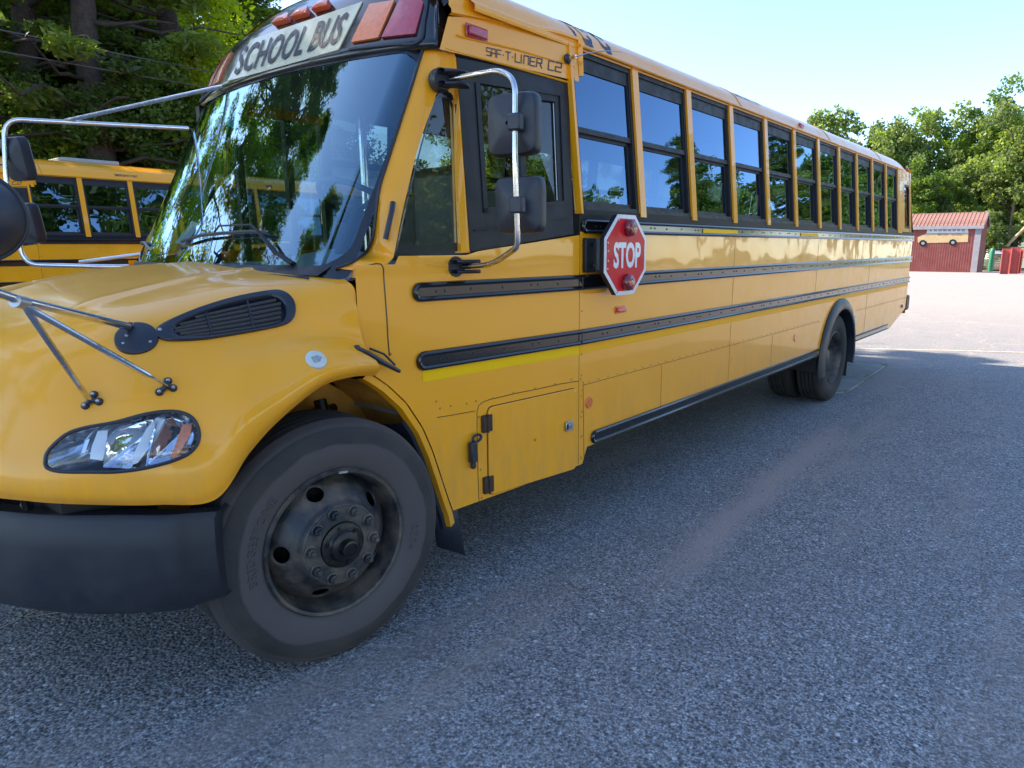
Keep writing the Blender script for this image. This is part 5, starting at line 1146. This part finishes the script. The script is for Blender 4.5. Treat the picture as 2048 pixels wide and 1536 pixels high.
# ================================================================== trees
def leaf_mesh(name, centers, rad, n, size, mat, flat=.7, seed=0, asp=.6, droop=0.):
    r = np.random.default_rng(seed); m = len(centers); idx = r.integers(0, m, n)
    C_ = np.asarray(centers)[idx]; rr_ = np.asarray(rad)[idx][:, None]
    g = r.normal(size=(n, 3)); g /= np.linalg.norm(g, axis=1)[:, None]; g *= (r.random((n, 1)) ** .45); g[:, 2] *= flat
    c = C_ + g * rr_; c[:, 2] -= droop * (g[:, 0] ** 2 + g[:, 1] ** 2) * rr_[:, 0]
    u = r.normal(size=(n, 3)); u[:, 2] *= .55; u /= np.linalg.norm(u, axis=1)[:, None]; w_ = r.normal(size=(n, 3)); w_ -= u * (u * w_).sum(1)[:, None]; w_ /= np.linalg.norm(w_, axis=1)[:, None]
    s = size * (.6 + .8 * r.random((n, 1))); V = np.stack([c - u * s, c + w_ * s * asp, c + u * s, c - w_ * s * asp], 1).reshape(-1, 3)
    me = bpy.data.meshes.new(name); me.vertices.add(n * 4); me.vertices.foreach_set('co', V.astype(np.float32).ravel()); me.loops.add(n * 4); me.loops.foreach_set('vertex_index', np.arange(n * 4, dtype=np.int32)); me.polygons.add(n); me.polygons.foreach_set('loop_start', np.arange(0, n * 4, 4, dtype=np.int32))
    me.update(); at = me.attributes.new('tint', 'FLOAT', 'FACE'); ct = r.random(m)[idx]; at.data.foreach_set('value', np.clip(.55 * ct + .45 * r.random(n), 0, 1).astype(np.float32)); me.materials.append(M[mat]); me.validate(); return me
def limb(mb, a, b, r0, r1, wig, r, n=7, seg=5):
    a, b = np.array(a, float), np.array(b, float); L_ = np.linalg.norm(b - a); P_ = [a + (b - a) * t + (r.normal(size=3) * wig * L_ * math.sin(math.pi * t) if 0 < t < 1 else 0) for t in np.linspace(0, 1, seg + 1)]
    mb.tube(P_, 1, n, rs=[r0 + (r1 - r0) * t for t in np.linspace(0, 1, seg + 1)]); return P_
def broad_tree(seed, H_, R_, n, size, mat, base=.30, name='broad'):
    r = np.random.default_rng(seed); tb = MB(); tr = [(0, 0, -.1), (0, 0, .3)]; P_ = limb(tb, (0, 0, -.1), (r.normal() * .3, r.normal() * .3, H_ * .55), .022 * H_, .011 * H_, .02, r, 10, 6); cen = []; rad = []
    nl = 9
    for k in range(nl):
        t = base + (1 - base) * (k + .5) / nl * .95; st = P_[min(6, 1 + int(t * 5.5))]; a = 2.4 * k + r.normal() * .3; out = R_ * (.75 + .35 * r.random()) * (1.05 - .55 * ((k + .5) / nl) ** 2); z = H_ * (base + .08 + (.82 - base) * ((k + .5) / nl)) + r.normal() * .04 * H_
        e = (math.cos(a) * out * .8, math.sin(a) * out * .8, min(z, H_ * .93)); Q = limb(tb, st, e, .009 * H_, .003 * H_, .05, r, 7, 5)
        for j in range(7):
            s_ = Q[2 + j % 4]; d = r.normal(size=3); d[2] = abs(d[2]) * .6; d /= np.linalg.norm(d); q = s_ + d * R_ * (.22 + .28 * r.random()); limb(tb, s_, q, .0028 * H_, .001 * H_, .06, r, 5, 3)
            for i in range(3): cen.append(q + r.normal(size=3) * R_ * .10); rad.append(R_ * (.13 + .12 * r.random()))
    for k in range(10): cen.append((r.normal() * R_ * .3, r.normal() * R_ * .3, H_ * (.82 + .14 * r.random()))); rad.append(R_ * (.14 + .10 * r.random()))
    return tb, leaf_mesh(name, cen, rad, n, size, mat, seed=seed)
def pine_tree(seed, H_, R_, n, size, name='pine'):
    r = np.random.default_rng(seed); tb = MB(); limb(tb, (0, 0, -.1), (r.normal() * .2, r.normal() * .2, H_), .016 * H_, .002 * H_, .004, r, 10, 8); cen = []; rad = []
    z = H_ * .16
    while z < H_ * .98:
        t = z / H_; L_ = R_ * (1.0 - .8 * max(0, t - .3) / .7) * (.6 + .5 * r.random())
        for k in range(4):
            a = r.random() * 6.28; l = L_ * (.6 + .5 * r.random()); e = (math.cos(a) * l, math.sin(a) * l, z + l * (.10 + .15 * r.normal() * .6)); Q = limb(tb, (0, 0, z), e, .0022 * H_, .0008 * H_, .05, r, 5, 4)
            if r.random() < (.06 if t < .42 else .95):
                for j in range(2, 5):
                    for i in range(2): cen.append(Q[j] + r.normal(size=3) * (.25, .25, .10)); rad.append(.35 + .45 * r.random())
        z += H_ * .028
    return tb, leaf_mesh(name, cen, rad, n, size, 'needle', flat=.45, seed=seed, asp=.28)
VAR = {}; ORD = ['first', 'second', 'third', 'fourth', 'fifth', 'sixth', 'seventh', 'eighth', 'ninth', 'tenth', 'eleventh', 'twelfth', 'thirteenth', 'fourteenth']
def variant(key, tb, lm):
    tm = bpy.data.meshes.new(key + '_trunk'); tm.from_pydata(tb.v, [], tb.f); tm.materials.append(M['bark']); tm.polygons.foreach_set('use_smooth', [True] * len(tm.polygons)); VAR[key] = (tm, lm)
variant('maple_near', *broad_tree(11, 11, 4.2, 46000, .085, 'leaf', base=.18))
variant('maple_near_b', *broad_tree(15, 12, 4.6, 46000, .085, 'leafb', base=.15))
_pt = pine_tree
def pine_bare(seed, H_, R_, n, size, name='pine_bare'):
    r = np.random.default_rng(seed); tb = MB(); limb(tb, (0, 0, -.1), (.1, 0, H_), .030 * H_, .010 * H_, .004, r, 12, 8); cen = []; rad = []; z = H_ * .18
    while z < H_ * .98:
        for k in range(3):
            a = r.random() * 6.28; l = R_ * (.5 + .6 * r.random()); e = (math.cos(a) * l, math.sin(a) * l, z + l * (-.05 + .22 * r.random())); Q = limb(tb, (0, 0, z), e, .0045 * H_, .0012 * H_, .06, r, 5, 4)
            if r.random() < (.30 if z < .8 * H_ else .8):
                for j in (3, 4):
                    cen.append(Q[j] + r.normal(size=3) * (.2, .2, .1)); rad.append(.35 + .4 * r.random())
        z += H_ * .05
    return tb, leaf_mesh(name, cen, rad, n, size, 'needle', flat=.4, seed=seed, asp=.28)
variant('pine_bare', *pine_bare(41, 12.5, 3.2, 9000, .12))
variant('pine_a', *pine_tree(21, 21, 4.2, 36000, .13)); variant('pine_b', *pine_tree(22, 22, 4.8, 38000, .13))
variant('far_a', *broad_tree(31, 15, 6.2, 26000, .20, 'leaf2', base=.2)); variant('far_b', *broad_tree(32, 17, 6.8, 30000, .21, 'leaf', base=.22)); variant('far_c', *broad_tree(36, 13, 4.6, 15000, .20, 'leaf2', base=.3))
def tree(key, x, y, s, rot, label, group, cat='tree', name=None, z=None, sz=None):
    e = empty(name or ('pine_tree' if 'pine' in key else 'broadleaf_tree'), (x, y, float(gh(x, y)) if z is None else z), (0, 0, rot)); e.scale = (s, s, sz or s); setp(e, label=label, cat=cat, group=group)
    for nm, me in zip(('trunk', 'crown'), VAR[key]):
        o = bpy.data.objects.new(nm, me); COL.objects.link(o); o.parent = e
    return e
def xa_(px, y): return float(PW(px, 260, y=y)[0])
gL = 'trees behind the second bus'
for key, px, y, s, rot, lab in (
    ('pine_bare', 190, 15.6, 1.0, .4, 'tall dark pine with thick trunk above the second bus, left of the roof hatch'),
    ('pine_bare', 358, 16.0, 1.0, 2.1, 'tall pine with a forked dark trunk, next left of the SCHOOL BUS sign'),
    ('pine_a', 45, 19.5, 1.0, 4.1, 'tall pine at the left edge of the photo above the passenger mirror'),
    ('pine_b', 118, 22.5, 1.0, 1.1, 'pine farther back between the two leftmost pine trunks'),
    ('maple_near', 270, 16.2, .62, .9, 'low bright green maple under the pines, just above the second bus roof hatch'),
    ('maple_near_b', 430, 17.0, .58, 2.2, 'low bright green maple half hidden by the near bus windshield edge'),
    ('pine_bare', 75, 17.0, .95, 5.1, 'slimmer bare-trunked pine at upper left, left of the thickest trunk'),
    ('maple_near_b', 250, 19.5, .95, 1.4, 'yellow-green broadleaf tree lit from behind, between the two thick pine trunks'),
    ('maple_near', 20, 20.5, .95, 2.8, 'yellow-green broadleaf tree at the extreme upper left corner'),
    ('maple_near', 120, 26.0, .85, 3.3, 'sunlit maple showing between the pine trunks at far left'),
    ('maple_near_b', 330, 30.0, .80, 5.0, 'sunlit maple showing between the pine trunks above the mirror brace'),
    ('pine_b', 395, 23.0, 1.0, 3.9, 'dense pine filling the gap left of the bus roof cap'),
    ('pine_b', 470, 23.5, .95, 5.4, 'pine partly hidden behind the SCHOOL BUS sign')
    ):
    xx_ = xa_(px, y); hz = 21.5 if xx_ < 2.5 else (11.5 + (y - 17) * .35); H0 = 21 if 'pine' in key else 11.5; tree(key, xx_, y, s, rot, lab, gL, sz=(s if 'bare' in key else min(s, hz / H0) if 'pine' in key else s))
for i, (x, y, s, key) in enumerate(((-1.2, 16.8, .80, 'maple_near_b'), (-3.0, 20.5, 1.15, 'pine_b'), (-6.2, 18.0, 1.12, 'pine_a'), (-7, 26, 1.1, 'maple_near'), (-10.5, 20.0, 1.0, 'pine_b'), (-14, 15, .95, 'pine_a'), (-17.0, 9.0, 1.05, 'pine_b'))):  # unseen trees; pines added among them to keep sun off hood and ground
    tree(key, x, y, s, i * 1.3, ORD[i] + ' tree outside the left edge, counted away from the bus, mirrored in windshield and hood', 'trees reflected in the windshield')
for i, (x, y, s, key) in enumerate(((15.5, 21.5, .80, 'maple_near'), (20.5, 17.5, .72, 'maple_near_b'), (26, 20, .75, 'maple_near'), (33, 17, .6, 'maple_near_b'), (41, 20, .62, 'maple_near'), (50, 24, .8, 'maple_near_b'))):
    tree(key, x, y, s, i * 2.1, ORD[i] + ' green tree from the front among those seen only through the near bus windows', 'trees seen through the bus windows')
# right-hand grove beyond the shed
def grove(key, px, depth_x, s, rot, lab, sz=None):
    p = PW(px, 520, x=depth_x); tree(key, p[0], p[1], s, rot, lab, 'trees beyond the red shed', sz=sz)
grove('far_c', 1636, 92, 1.2, .3, 'airy pale green tree standing alone over the rear of the bus roof', sz=1.50)
grove('far_a', 1800, 94, 1.0, 1.2, 'leafy tree behind the rear corner of the bus, forked low in its crown', sz=1.24)
grove('far_b', 1850, 84, .62, 2.2, 'bushy tree directly behind the red shed')
grove('far_b', 1935, 98, .95, 3.2, 'tallest tree of the grove, its crown reaching highest above the shed', sz=1.12)
grove('far_a', 2025, 90, .92, 4.2, 'leafy tree at the right edge above the red steel posts', sz=1.10)
grove('far_a', 2095, 99, 1.05, 5.2, 'tree cut by the right edge of the photo', sz=.98)
grove('far_b', 1846, 118, .90, .9, 'shaded tree farther back, left of the shed roof')
grove('far_a', 1990, 120, .92, 2.9, 'shaded tree farther back, right of the shed roof')
grove('far_a', 1890, 112, .95, 4.9, 'shaded tree farther back above the shed ridge')
grove('far_c', 1965, 80, .45, 1.9, 'small yellow-green tree beside the shed gable')
# the row behind the photographer, seen in the side windows
for i, (x, y, s, key) in enumerate(sorted(((24, -36, 1.15, 'far_a'), (35, -40, 1.0, 'far_b'), (47, -42, .8, 'far_a'), (62, -40, .95, 'far_b'), (72, -33, 1.0, 'pine_b'), (80, -33, 1.1, 'far_b'), (90, -28, 1.2, 'pine_b'), (101, -24, 1.3, 'far_b'), (113, -28, 1.35, 'far_a'), (13, -34, 1.15, 'far_b'), (3, -36, 1.1, 'far_a'), (-12, -38, .9, 'far_b'), (125, -22, 1.1, 'far_b')))):
    tree(key, x, y, s, i * 1.9, ORD[i] + ' tree from the left in the row across the lot, mirrored in the side windows', 'trees reflected in the side windows', sz=s)
# ================================================================== power lines
for (a, b), lab in ((((0, 60), (440, 148)), 'upper of two thin overhead cables crossing the trees at upper left'), (((0, 103), (445, 180)), 'lower of two thin overhead cables crossing the trees at upper left')):
    p, q = PW(*a, y=14.2), PW(*b, y=14.2); d = q - p; pts = []
    for t in np.linspace(-1.5, 3.5, 30): pp = p + d * t; pp[2] = p[2] + d[2] * t + .02 * (t - .5) ** 2; pts.append(pp)
    o = obj('overhead_cable', MB().tube(pts, .012, 5), 'wire'); setp(o, label=lab, cat='cable', group='overhead cables')
# ================================================================== red building behind the buses
rbd = empty('red_building', (11, 18, 0), label='long red building with pale metal roof, glimpsed through the driver window over the second bus', cat='building')
mb = MB(); mb.box(0, 22, 0, 7, 0, 3.9); obj('wall', mb, 'shedred', rbd, smooth=False)
def rib_roof(name, x0, x1, pitch_, prof, parent, mat, r=.03):
    o = None
    x = x0
    while x < x1 - 1e-6:
        m_ = MB(); xe_ = min(x + pitch_, x1)
        m_.grid([[(xx, y, z + dz) for y, z in prof] for xx, dz in ((x, 0), (x + .03, r), (x + .06, 0), (xe_, 0))])
        if o is None: o = obj(name, m_, mat, parent, smooth=False); first = (o, x)
        else:
            c_ = first[0].copy(); COL.objects.link(c_); c_.location = (x - first[1], 0, 0)
        x += pitch_
rib_roof('roof_panel', -.4, 22.4, .6, [(-.5, 3.95), (3.5, 5.2), (7.5, 3.95)], rbd, 'paleroof')
mb = MB(); mb.box(-.4, 22.4, -.55, -.48, 3.72, 3.97); obj('fascia', mb, 'trim', rbd, smooth=False)
for i in range(6):
    f_ = MB().box(1.5 + i * 3.4, 2.7 + i * 3.4, -.04, .02, 1.3, 2.5); fo = obj('window', f_, 'trim', rbd, smooth=False); obj('pane', MB().box(1.6 + i * 3.4, 2.6 + i * 3.4, -.05, -.04, 1.4, 2.4), 'frit', fo, smooth=False)
# ================================================================== red shed
A = PW(1953, 545, x=68.7); gz = float(gh(68.7, 6)); A = np.array([68.7, PW(1953, 540, x=68.7)[1], gz])
Lf = PW(1812, 540, x=68.9)[1] - A[1]; Lf = max(Lf, 5.5) + 2.0
shed = empty('red_shed', tuple(A), (0, 0, math.radians(1.0)), label='red metal-sided shed with rusty roof and a plywood bus cut-out on its long side', cat='shed')
Wd = 4.6; eh = 3.95; rhgt = 5.15
def s2l(px, py): p = PW(px, py, x=68.7) - A; return p[1], p[2]      # photo point on the shed's long wall -> (along, up)
wl = MB(); wl.add([(0, 0, 0), (0, Lf, 0), (0, Lf, eh), (0, 0, eh)], [(0, 1, 2, 3)]); wl.add([(0, 0, 0), (Wd, 0, 0), (Wd, 0, eh), (Wd / 2, 0, rhgt - .05), (0, 0, eh)], [(0, 1, 2, 3, 4)]); wl.add([(Wd, 0, 0), (Wd, Lf, 0), (Wd, Lf, eh), (Wd, 0, eh)], [(0, 1, 2, 3)]); obj('wall', wl, 'shedred', shed, smooth=False)
first = None
k = 0; yy = .02
while yy < Lf - .1:
    if first is None: first = obj('siding_rib', MB().box(-.025, .0, yy, yy + .035, .02, eh - .02), 'shedred', shed, smooth=False)
    else: c_ = first.copy(); COL.objects.link(c_); c_.location = (0, yy - .02, 0)
    yy += .19
first = None; yy = -.18
while yy < Lf + .1:
    if first is None:
        m_ = MB(); m_.grid([[(-.22, y_, eh - .05 + dz), (Wd / 2, y_, rhgt + dz)] for y_, dz in ((yy, 0), (yy + .04, .05), (yy + .08, 0), (yy + .305, 0))]); m_.grid([[(Wd / 2, y_, rhgt + dz), (Wd + .22, y_, eh - .05 + dz)] for y_, dz in ((yy, 0), (yy + .04, .05), (yy + .08, 0), (yy + .305, 0))]); first = obj('roof_panel', m_, 'shedroof', shed, smooth=False)
    else: c_ = first.copy(); COL.objects.link(c_); c_.location = (0, yy + .18, 0)
    yy += .305
mb = MB(); mb.box(-.05, -.026, -.02, .44, 0, eh - .25); obj('corner_trim', mb, 'trim', shed, smooth=False)
mb = MB(); mb.box(-.24, -.20, -.18, Lf, eh - .30, eh - .03); obj('eave_trim', mb, 'trim', shed, smooth=False)
mb = MB(); mb.add([(-.2, -.2, eh - .25), (Wd / 2, -.2, rhgt - .22), (Wd + .2, -.2, eh - .25), (Wd + .2, -.2, eh - .03), (Wd / 2, -.2, rhgt + .02), (-.2, -.2, eh - .03)], [(0, 1, 4, 5), (1, 2, 3, 4)]); obj('gable_trim', mb, 'trim', shed, smooth=False, solid=.03)
mb = MB(); mb.box(.5, 1.3, -.03, 0, 0, 2.1); obj('door', mb, 'shedred', shed, smooth=False)
cut = empty('plywood_cutout'); cut.parent = shed
def ply(pts, x0, x1, name, mat, par):
    L_ = [s2l(*p) for p in pts]; n = len(L_); mb = MB(); mb.add([(x0, a, b) for a, b in L_] + [(x1, a, b) for a, b in L_], [tuple(range(n)), tuple(range(2 * n - 1, n - 1, -1))] + [(i, (i + 1) % n, n + (i + 1) % n, n + i) for i in range(n)]); return obj(name, mb, mat, par, smooth=False)
ply([(1836, 474.5), (1853, 467), (1855, 467), (1937, 466), (1936, 484), (1855, 486), (1836, 485)], -.05, -.028, 'bus_body', 'ply', cut)
ply([(1854, 466.6), (1855, 454), (1935, 451), (1937, 465.6)], -.05, -.028, 'window_band', 'plyblue', cut)
for cxp, cyp in ((1846.5, 486.5), (1906, 485)):
    w_ = ply([(cxp + 7.6 * math.cos(a), cyp + 6.6 * math.sin(a)) for a in np.linspace(0, 2 * math.pi, 17)[:-1]], -.07, -.051, 'painted_wheel', 'frit', cut); ply([(cxp + 3.4 * math.cos(a), cyp + 3 * math.sin(a)) for a in np.linspace(0, 2 * math.pi, 13)[:-1]], -.08, -.071, 'hubcap', 'trim', w_)
for k in range(7): ply([(1868 + k * 9.3, 457.5), (1874.5 + k * 9.3, 457.2), (1874.5 + k * 9.3, 462.5), (1868 + k * 9.3, 462.8)], -.056, -.051, 'painted_window', 'trim', cut)
ply([(1859, 459), (1863, 459), (1864, 463), (1862, 462)], -.056, -.051, 'painted_driver', 'frit', cut)
for word, x0, x1 in (('MILTON', 1876, 1897), ('SCHOOLS', 1904, 1926)):
    v, f = text_mb(word, 1, bold=.03); a0, b0 = s2l(x0, 471.5); a1, b1 = s2l(x1, 466.3); mb = MB(); mb.add([(-.053, a0 + (a1 - a0) * p[0] / v[:, 0].max(), b0 + (b1 - b0) * p[1] / v[:, 1].max()) for p in v], f); obj('lettering', mb, 'wood', cut, smooth=False)
# ================================================================== red steel posts
def base_at(px, xd): p = PW(px, 520, x=xd); return p[0], p[1], float(gh(p[0], p[1]))
def hpost(px, xd, h, label, wpx=13):
    x, y, z = base_at(px, xd); e = empty('steel_post', (x, y, z), (0, 0, math.radians(8)), label=label, cat='post', group='red steel beam posts'); sw_ = wpx / F_PX * (xd + 1) * .5
    for nm, b in (('flange', (-.28, .28, -sw_, -sw_ + .05, 0, h)), ('flange', (-.28, .28, sw_ - .05, sw_, 0, h)), ('web', (-.03, .03, -sw_ + .05, sw_ - .05, 0, h))): obj(nm, MB().box(*b), 'postred', e, smooth=False)
hpost(2011, 64, 1.95, 'nearer red steel beam post standing right of the shed', 12); hpost(2030, 66, 2.05, 'middle red steel beam post at the right edge', 13); hpost(2040, 68, 1.9, 'dark red-brown beam post behind the middle red post', 6)
# things heaped beside the shed
x, y, z = base_at(1983, 76); e = empty('green_barrel', (x, y, z), label='upright green plastic tube leaning behind the shed corner', cat='barrel'); obj('barrel_body', MB().lathe([(0, 2.15), (.10, 2.12), (.18, 2.0), (.20, 1.8), (.20, .05), (.17, 0), (0, 0)], (0, 0, 0), (0, 0, 1), 20), 'green', e)
x, y, z = base_at(1998, 78); e = empty('lumber_stack', (x, y, z), (0, 0, .1), label='stack of weathered boards between the green tube and the red posts', cat='lumber'); lum = np.random.default_rng(3)
b0 = None
for k in range(9):
    for j in range(3):
        if b0 is None: b0 = obj('board', MB().box(-.25, .25, -.95, .95, 0, .12), 'wood', e, smooth=False)
        else: c_ = b0.copy(); COL.objects.link(c_); c_.location = (-.6 + .6 * j, lum.normal() * .10, .17 * k); c_.rotation_euler = (0, 0, lum.normal() * .03)
mb = MB(); mb.add([(-.7, -.9, 1.60), (-.7, .9, 1.60), (.6, .8, 1.95), (.6, -.8, 1.95)], [(0, 1, 2, 3)]); obj('cover_sheet', mb, 'trim', e, smooth=False, solid=.04)
x, y, z = base_at(1990, 82); e = empty('chain_fence', (x, y, z), label='grey rail fence running behind the lumber stack', cat='fence')
for k in range(9): obj('fence_post', MB().box(-.03, .03, 2.6 - k * 1.3, 2.67 - k * 1.3, 0, 1.9 + .0 * k), 'fence', e, smooth=False)
obj('top_rail', MB().tube([(0, 2.7, 2.25), (0, -8.0, 2.25)], .05, 8), 'fence', e); obj('mid_rail', MB().tube([(0, 2.7, 1.3), (0, -8.0, 1.3)], .03, 6), 'fence', e)
for k in range(9): pass
x, y, z = base_at(2013, 88); e = empty('utility_pole', (x, y, z), label='grey wooden utility pole rising in front of the grove right of the shed', cat='pole'); obj('pole_shaft', MB().tube([(0, 0, 0), (0, 0, 11)], .17, 10), 'wood', e)
p, q = PW(2008, 497, x=80), PW(2075, 430, x=80); o = obj('leaning_timber', MB().tube([p, q], .14, 8), 'ply'); setp(o, label='long pale timber leaning diagonally at the right edge above the posts', cat='timber')
x, y, z = base_at(2062, 110); e = empty('pale_house', (x, y, z), label='pale blue house just visible at the right edge behind the fence', cat='house'); obj('wall', MB().box(-3, 3, -4, 4.4, 0, 4.2), 'wall_pale', e, smooth=False); obj('roof', MB().add([(-3.4, -4.3, 4.2), (3.4, -4.3, 4.2), (3.4, 4.7, 4.2), (-3.4, 4.7, 4.2), (0, -4.3, 6), (0, 4.7, 6)], [(0, 3, 5, 4), (1, 4, 5, 2), (0, 4, 1), (3, 2, 5)]), 'trim', e, smooth=False); obj('window', MB().box(-3.03, -3, -1, .2, 1.5, 3), 'frit', e, smooth=False)
x, y, z = base_at(1990, 79); o = empty('leaf_shrub', (x, y, z)); setp(o, label='small orange-tinged shrub beside the shed gable', cat='shrub'); lm = leaf_mesh('shrub', [(0, 0, 2.2), (.2, .2, 2.9), (-.1, -.2, 1.4)], [.6, .5, .6], 900, .12, 'leaf2', seed=4); c_ = bpy.data.objects.new('foliage', lm); COL.objects.link(c_); c_.parent = o
# ================================================================== concrete slabs and things on the ground
sl1 = [PW(1644, 787, z=0), PW(1692, 786, z=0), PW(1712, 773, z=0), PW(1733, 758, z=0), PW(1700, 754, z=0), PW(1660, 760, z=0)]; sl2 = [PW(1660, 760, z=0), PW(1700, 754, z=0), PW(1733, 758, z=0), PW(1752, 745, z=0), PW(1771, 732, z=0), PW(1745, 727, z=0), PW(1700, 726, z=0), PW(1690, 740, z=0)]
for pts in (sl1, sl2):
    c = np.mean(pts, 0); n = len(pts); mb = MB(); mb.add([tuple(c + (p - c) * .99 + np.array([0, 0, .012])) for p in pts] + [tuple(p) for p in pts], [tuple(range(n))] + [(i, (i + 1) % n, n + (i + 1) % n, n + i) for i in range(n)]); o = obj('concrete_slab', mb, 'concrete', smooth=False); o['kind'] = 'structure'
gt_ = []; gr_ = []
for a, b in (((1713, 772), (1733, 758)), ((1733, 757), (1742, 751)), ((1764, 730), (1770, 733)), ((1690, 786), (1698, 787))):
    for t in np.linspace(0, 1, 7): p = PW(a[0] + (b[0] - a[0]) * t, a[1] + (b[1] - a[1]) * t, z=0); gt_.append((p[0], p[1], .02)); gr_.append(.06)
lm = leaf_mesh('tufts', gt_, gr_, 260, .011, 'leaf', flat=.35, seed=8, asp=.25); o = bpy.data.objects.new('grass_tufts', lm); COL.objects.link(o); setp(o, label='green weeds growing along the edge of the concrete slab behind the rear wheel', cat='weeds', kind='stuff')
# faint painted line, then slivers of sunlight painted as strips
M['line'] = pbr('faded_paint_and_sunlight', (.50, .43, .34), .8, noise=.25, nscale=5)
def gline(pts, w_, name='paint_and_sun_line'):
    P_ = [PW(*p, z=0) for p in pts]; mb = MB(); d = P_[-1] - P_[0]; d /= np.linalg.norm(d); n = np.array([-d[1], d[0], 0]) * w_ / 2; mb.grid([[tuple(p - n + np.array([0, 0, .004])), tuple(p + n + np.array([0, 0, .004]))] for p in P_]); o = obj(name, mb, 'line', smooth=False); o['kind'] = 'structure'
gline([(1690, 697), (1800, 699), (1900, 701), (2048, 705), (2300, 712)], .13)
gline([(-120, 1310), (0, 1258), (44, 1237), (70, 1224)], .016); gline([(44, 1237), (120, 1226)], .012); gline([(44, 1237), (38, 1226)], .014)  # pale strips painting the branching slivers of sunlight by the bumper
# pebbles and small stones scattered near the camera
peb = MB(); pr = np.random.default_rng(5)
for k in range(260):
    x = pr.uniform(-.3, 7); y = pr.uniform(-2.2, -.3); r = pr.uniform(.004, .011)
    peb.lathe([(0, r), (r * .8, r * .6), (r, 0)], (x, y, 0), (pr.normal() * .1, pr.normal() * .1, 1), 6)
o = obj('pebbles', peb, pbr('loose_grey_pebbles', (.22, .21, .21), .8, noise=.4, nscale=3)); setp(o, label='loose small pebbles scattered over the shaded asphalt', cat='pebbles', kind='stuff')
